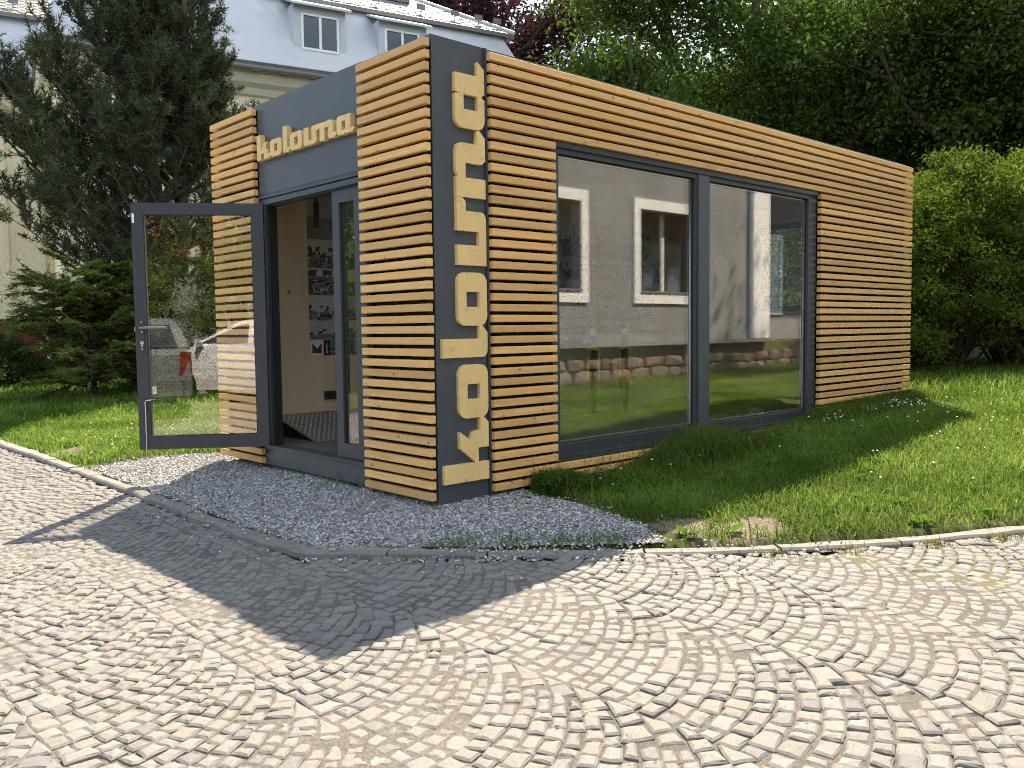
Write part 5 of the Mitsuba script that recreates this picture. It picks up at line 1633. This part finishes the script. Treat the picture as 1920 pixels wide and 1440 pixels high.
car('small white hatchback mirrored in the glass of the open door, side on', -6.75, -4.75, math.radians(160), 'm_car_white', True)
car('grey car mirrored in the open door glass, seen from behind with its number plate', -7.2, -2.05, math.radians(-150), 'm_car_grey', False, plate=True)

# ---------------------------------------------------------------- red roofed house and greenery behind the viewer (mirrored in the door)
RH = thing('red_roof_house', 'house with red tile roof and pale gable mirrored in the open door', 'house')
ra = math.radians(-52)
ax_, ay_ = [math.cos(ra), math.sin(ra), 0], [-math.sin(ra), math.cos(ra), 0]
RW = lambda m: place(m, ax_, ay_, [0, 0, 1], [-31.0, -21.0, 0])
put(f'{RH}__wall', RW(bx(-9, 4, -6, 6, -0.2, 4.6)), 'm_plaster')
gb = extrude(Polygon([(-6, 4.61), (6, 4.61), (0, 9.4)]), 12.9)
put(f'{RH}__gable', RW(place(gb, [0, 1, 0], [0, 0, 1], [1, 0, 0], [-9.0, 0, 0])), 'm_white_paint')
put(f'{RH}__roof', RW(cat_([thick_quad([4.4, 6.5, 4.35], [-9.5, 6.5, 4.35], [-9.5, -0.02, 9.62], [4.4, -0.02, 9.62], (0, 0, 0.15)), thick_quad([4.4, -6.5, 4.35], [-9.5, -6.5, 4.35], [-9.5, 0.02, 9.62], [4.4, 0.02, 9.62], (0, 0, 0.15))])), 'm_red_tile')
for k in (-3.5, 1.5):
    put(f'{RH}__window', RW(bx(4.002, 4.05, k, k + 1.3, 1.2, 2.8)), 'm_dark_glass')
for x, y, pr, rot, sc, lab in [(-12.0, -10.0, 0, 10, 1.05, 'leafy hedge shrub behind the parked cars, left one in the door reflection'), (-14.2, -7.6, 1, 90, 1.05, 'leafy hedge shrub behind the grey car'), (-10.2, -12.0, 1, 190, 1.0, 'leafy hedge shrub behind the white car')]:
    place_tree('hedge_shrub', (HA, HB)[pr], x, y, -0.1, rot, sc, lab, 'shrub', 'hedge behind the parked cars')
for x, y, pr, rot, sc, lab in [(-17.5, -8.5, 1, 20, 0.62, 'broadleaf tree behind the parked cars'), (-19.5, -12.5, 1, 70, 0.7, 'broadleaf tree beside the red roofed house'), (-15.5, -15.5, 1, 170, 0.85, 'broadleaf tree farthest back behind the white car'), (-11.5, -12.5, 0, 130, 0.62, 'broadleaf tree behind the white car hedge'), (-8.2, 13.0, 1, 80, 0.55, 'broadleaf tree across the road, mirrored in the fixed door pane'), (-10.5, 18.0, 0, 210, 0.6, 'farther broadleaf tree across the road')]:
    place_tree('broadleaf_tree', TE, x, y, -0.1, rot, sc, lab, 'tree', 'trees on the viewer side')
for x, y, rot, lab in [(-6.0, 10.2, 0, 'leafy shrub across the road, nearer one'), (-7.4, 13.8, 120, 'leafy shrub across the road, farther one')]:
    place_tree('hedge_shrub', HA, x, y, -0.1, rot, 0.7, lab, 'shrub', 'shrubs across the road')

# small dark crumbs and twigs lying about on the setts
dv, df_, at_ = [], [], 0
for x, y in r.uniform([-1.6, -3.4], [2.6, -0.6], (420, 2)):
    if lawn_d(np.array([x]), np.array([y]))[0] > -0.02 or r.uniform() < 0.45: continue
    v, f = variants[r.integers(24)]
    sz = r.uniform(0.0025, 0.006) * (1.8 if r.uniform() < 0.1 else 1)
    dv.append(v * sz * [1.3, 1, 0.8] + [x, y, float(g_pave(x, y)) + 0.010])
    df_.append(f + at_); at_ += len(v)
put('scattered_crumbs', mesh_of(np.vstack(dv), np.vstack(df_)), 'm_bark', kind='stuff', label='small dark crumbs scattered over the setts')
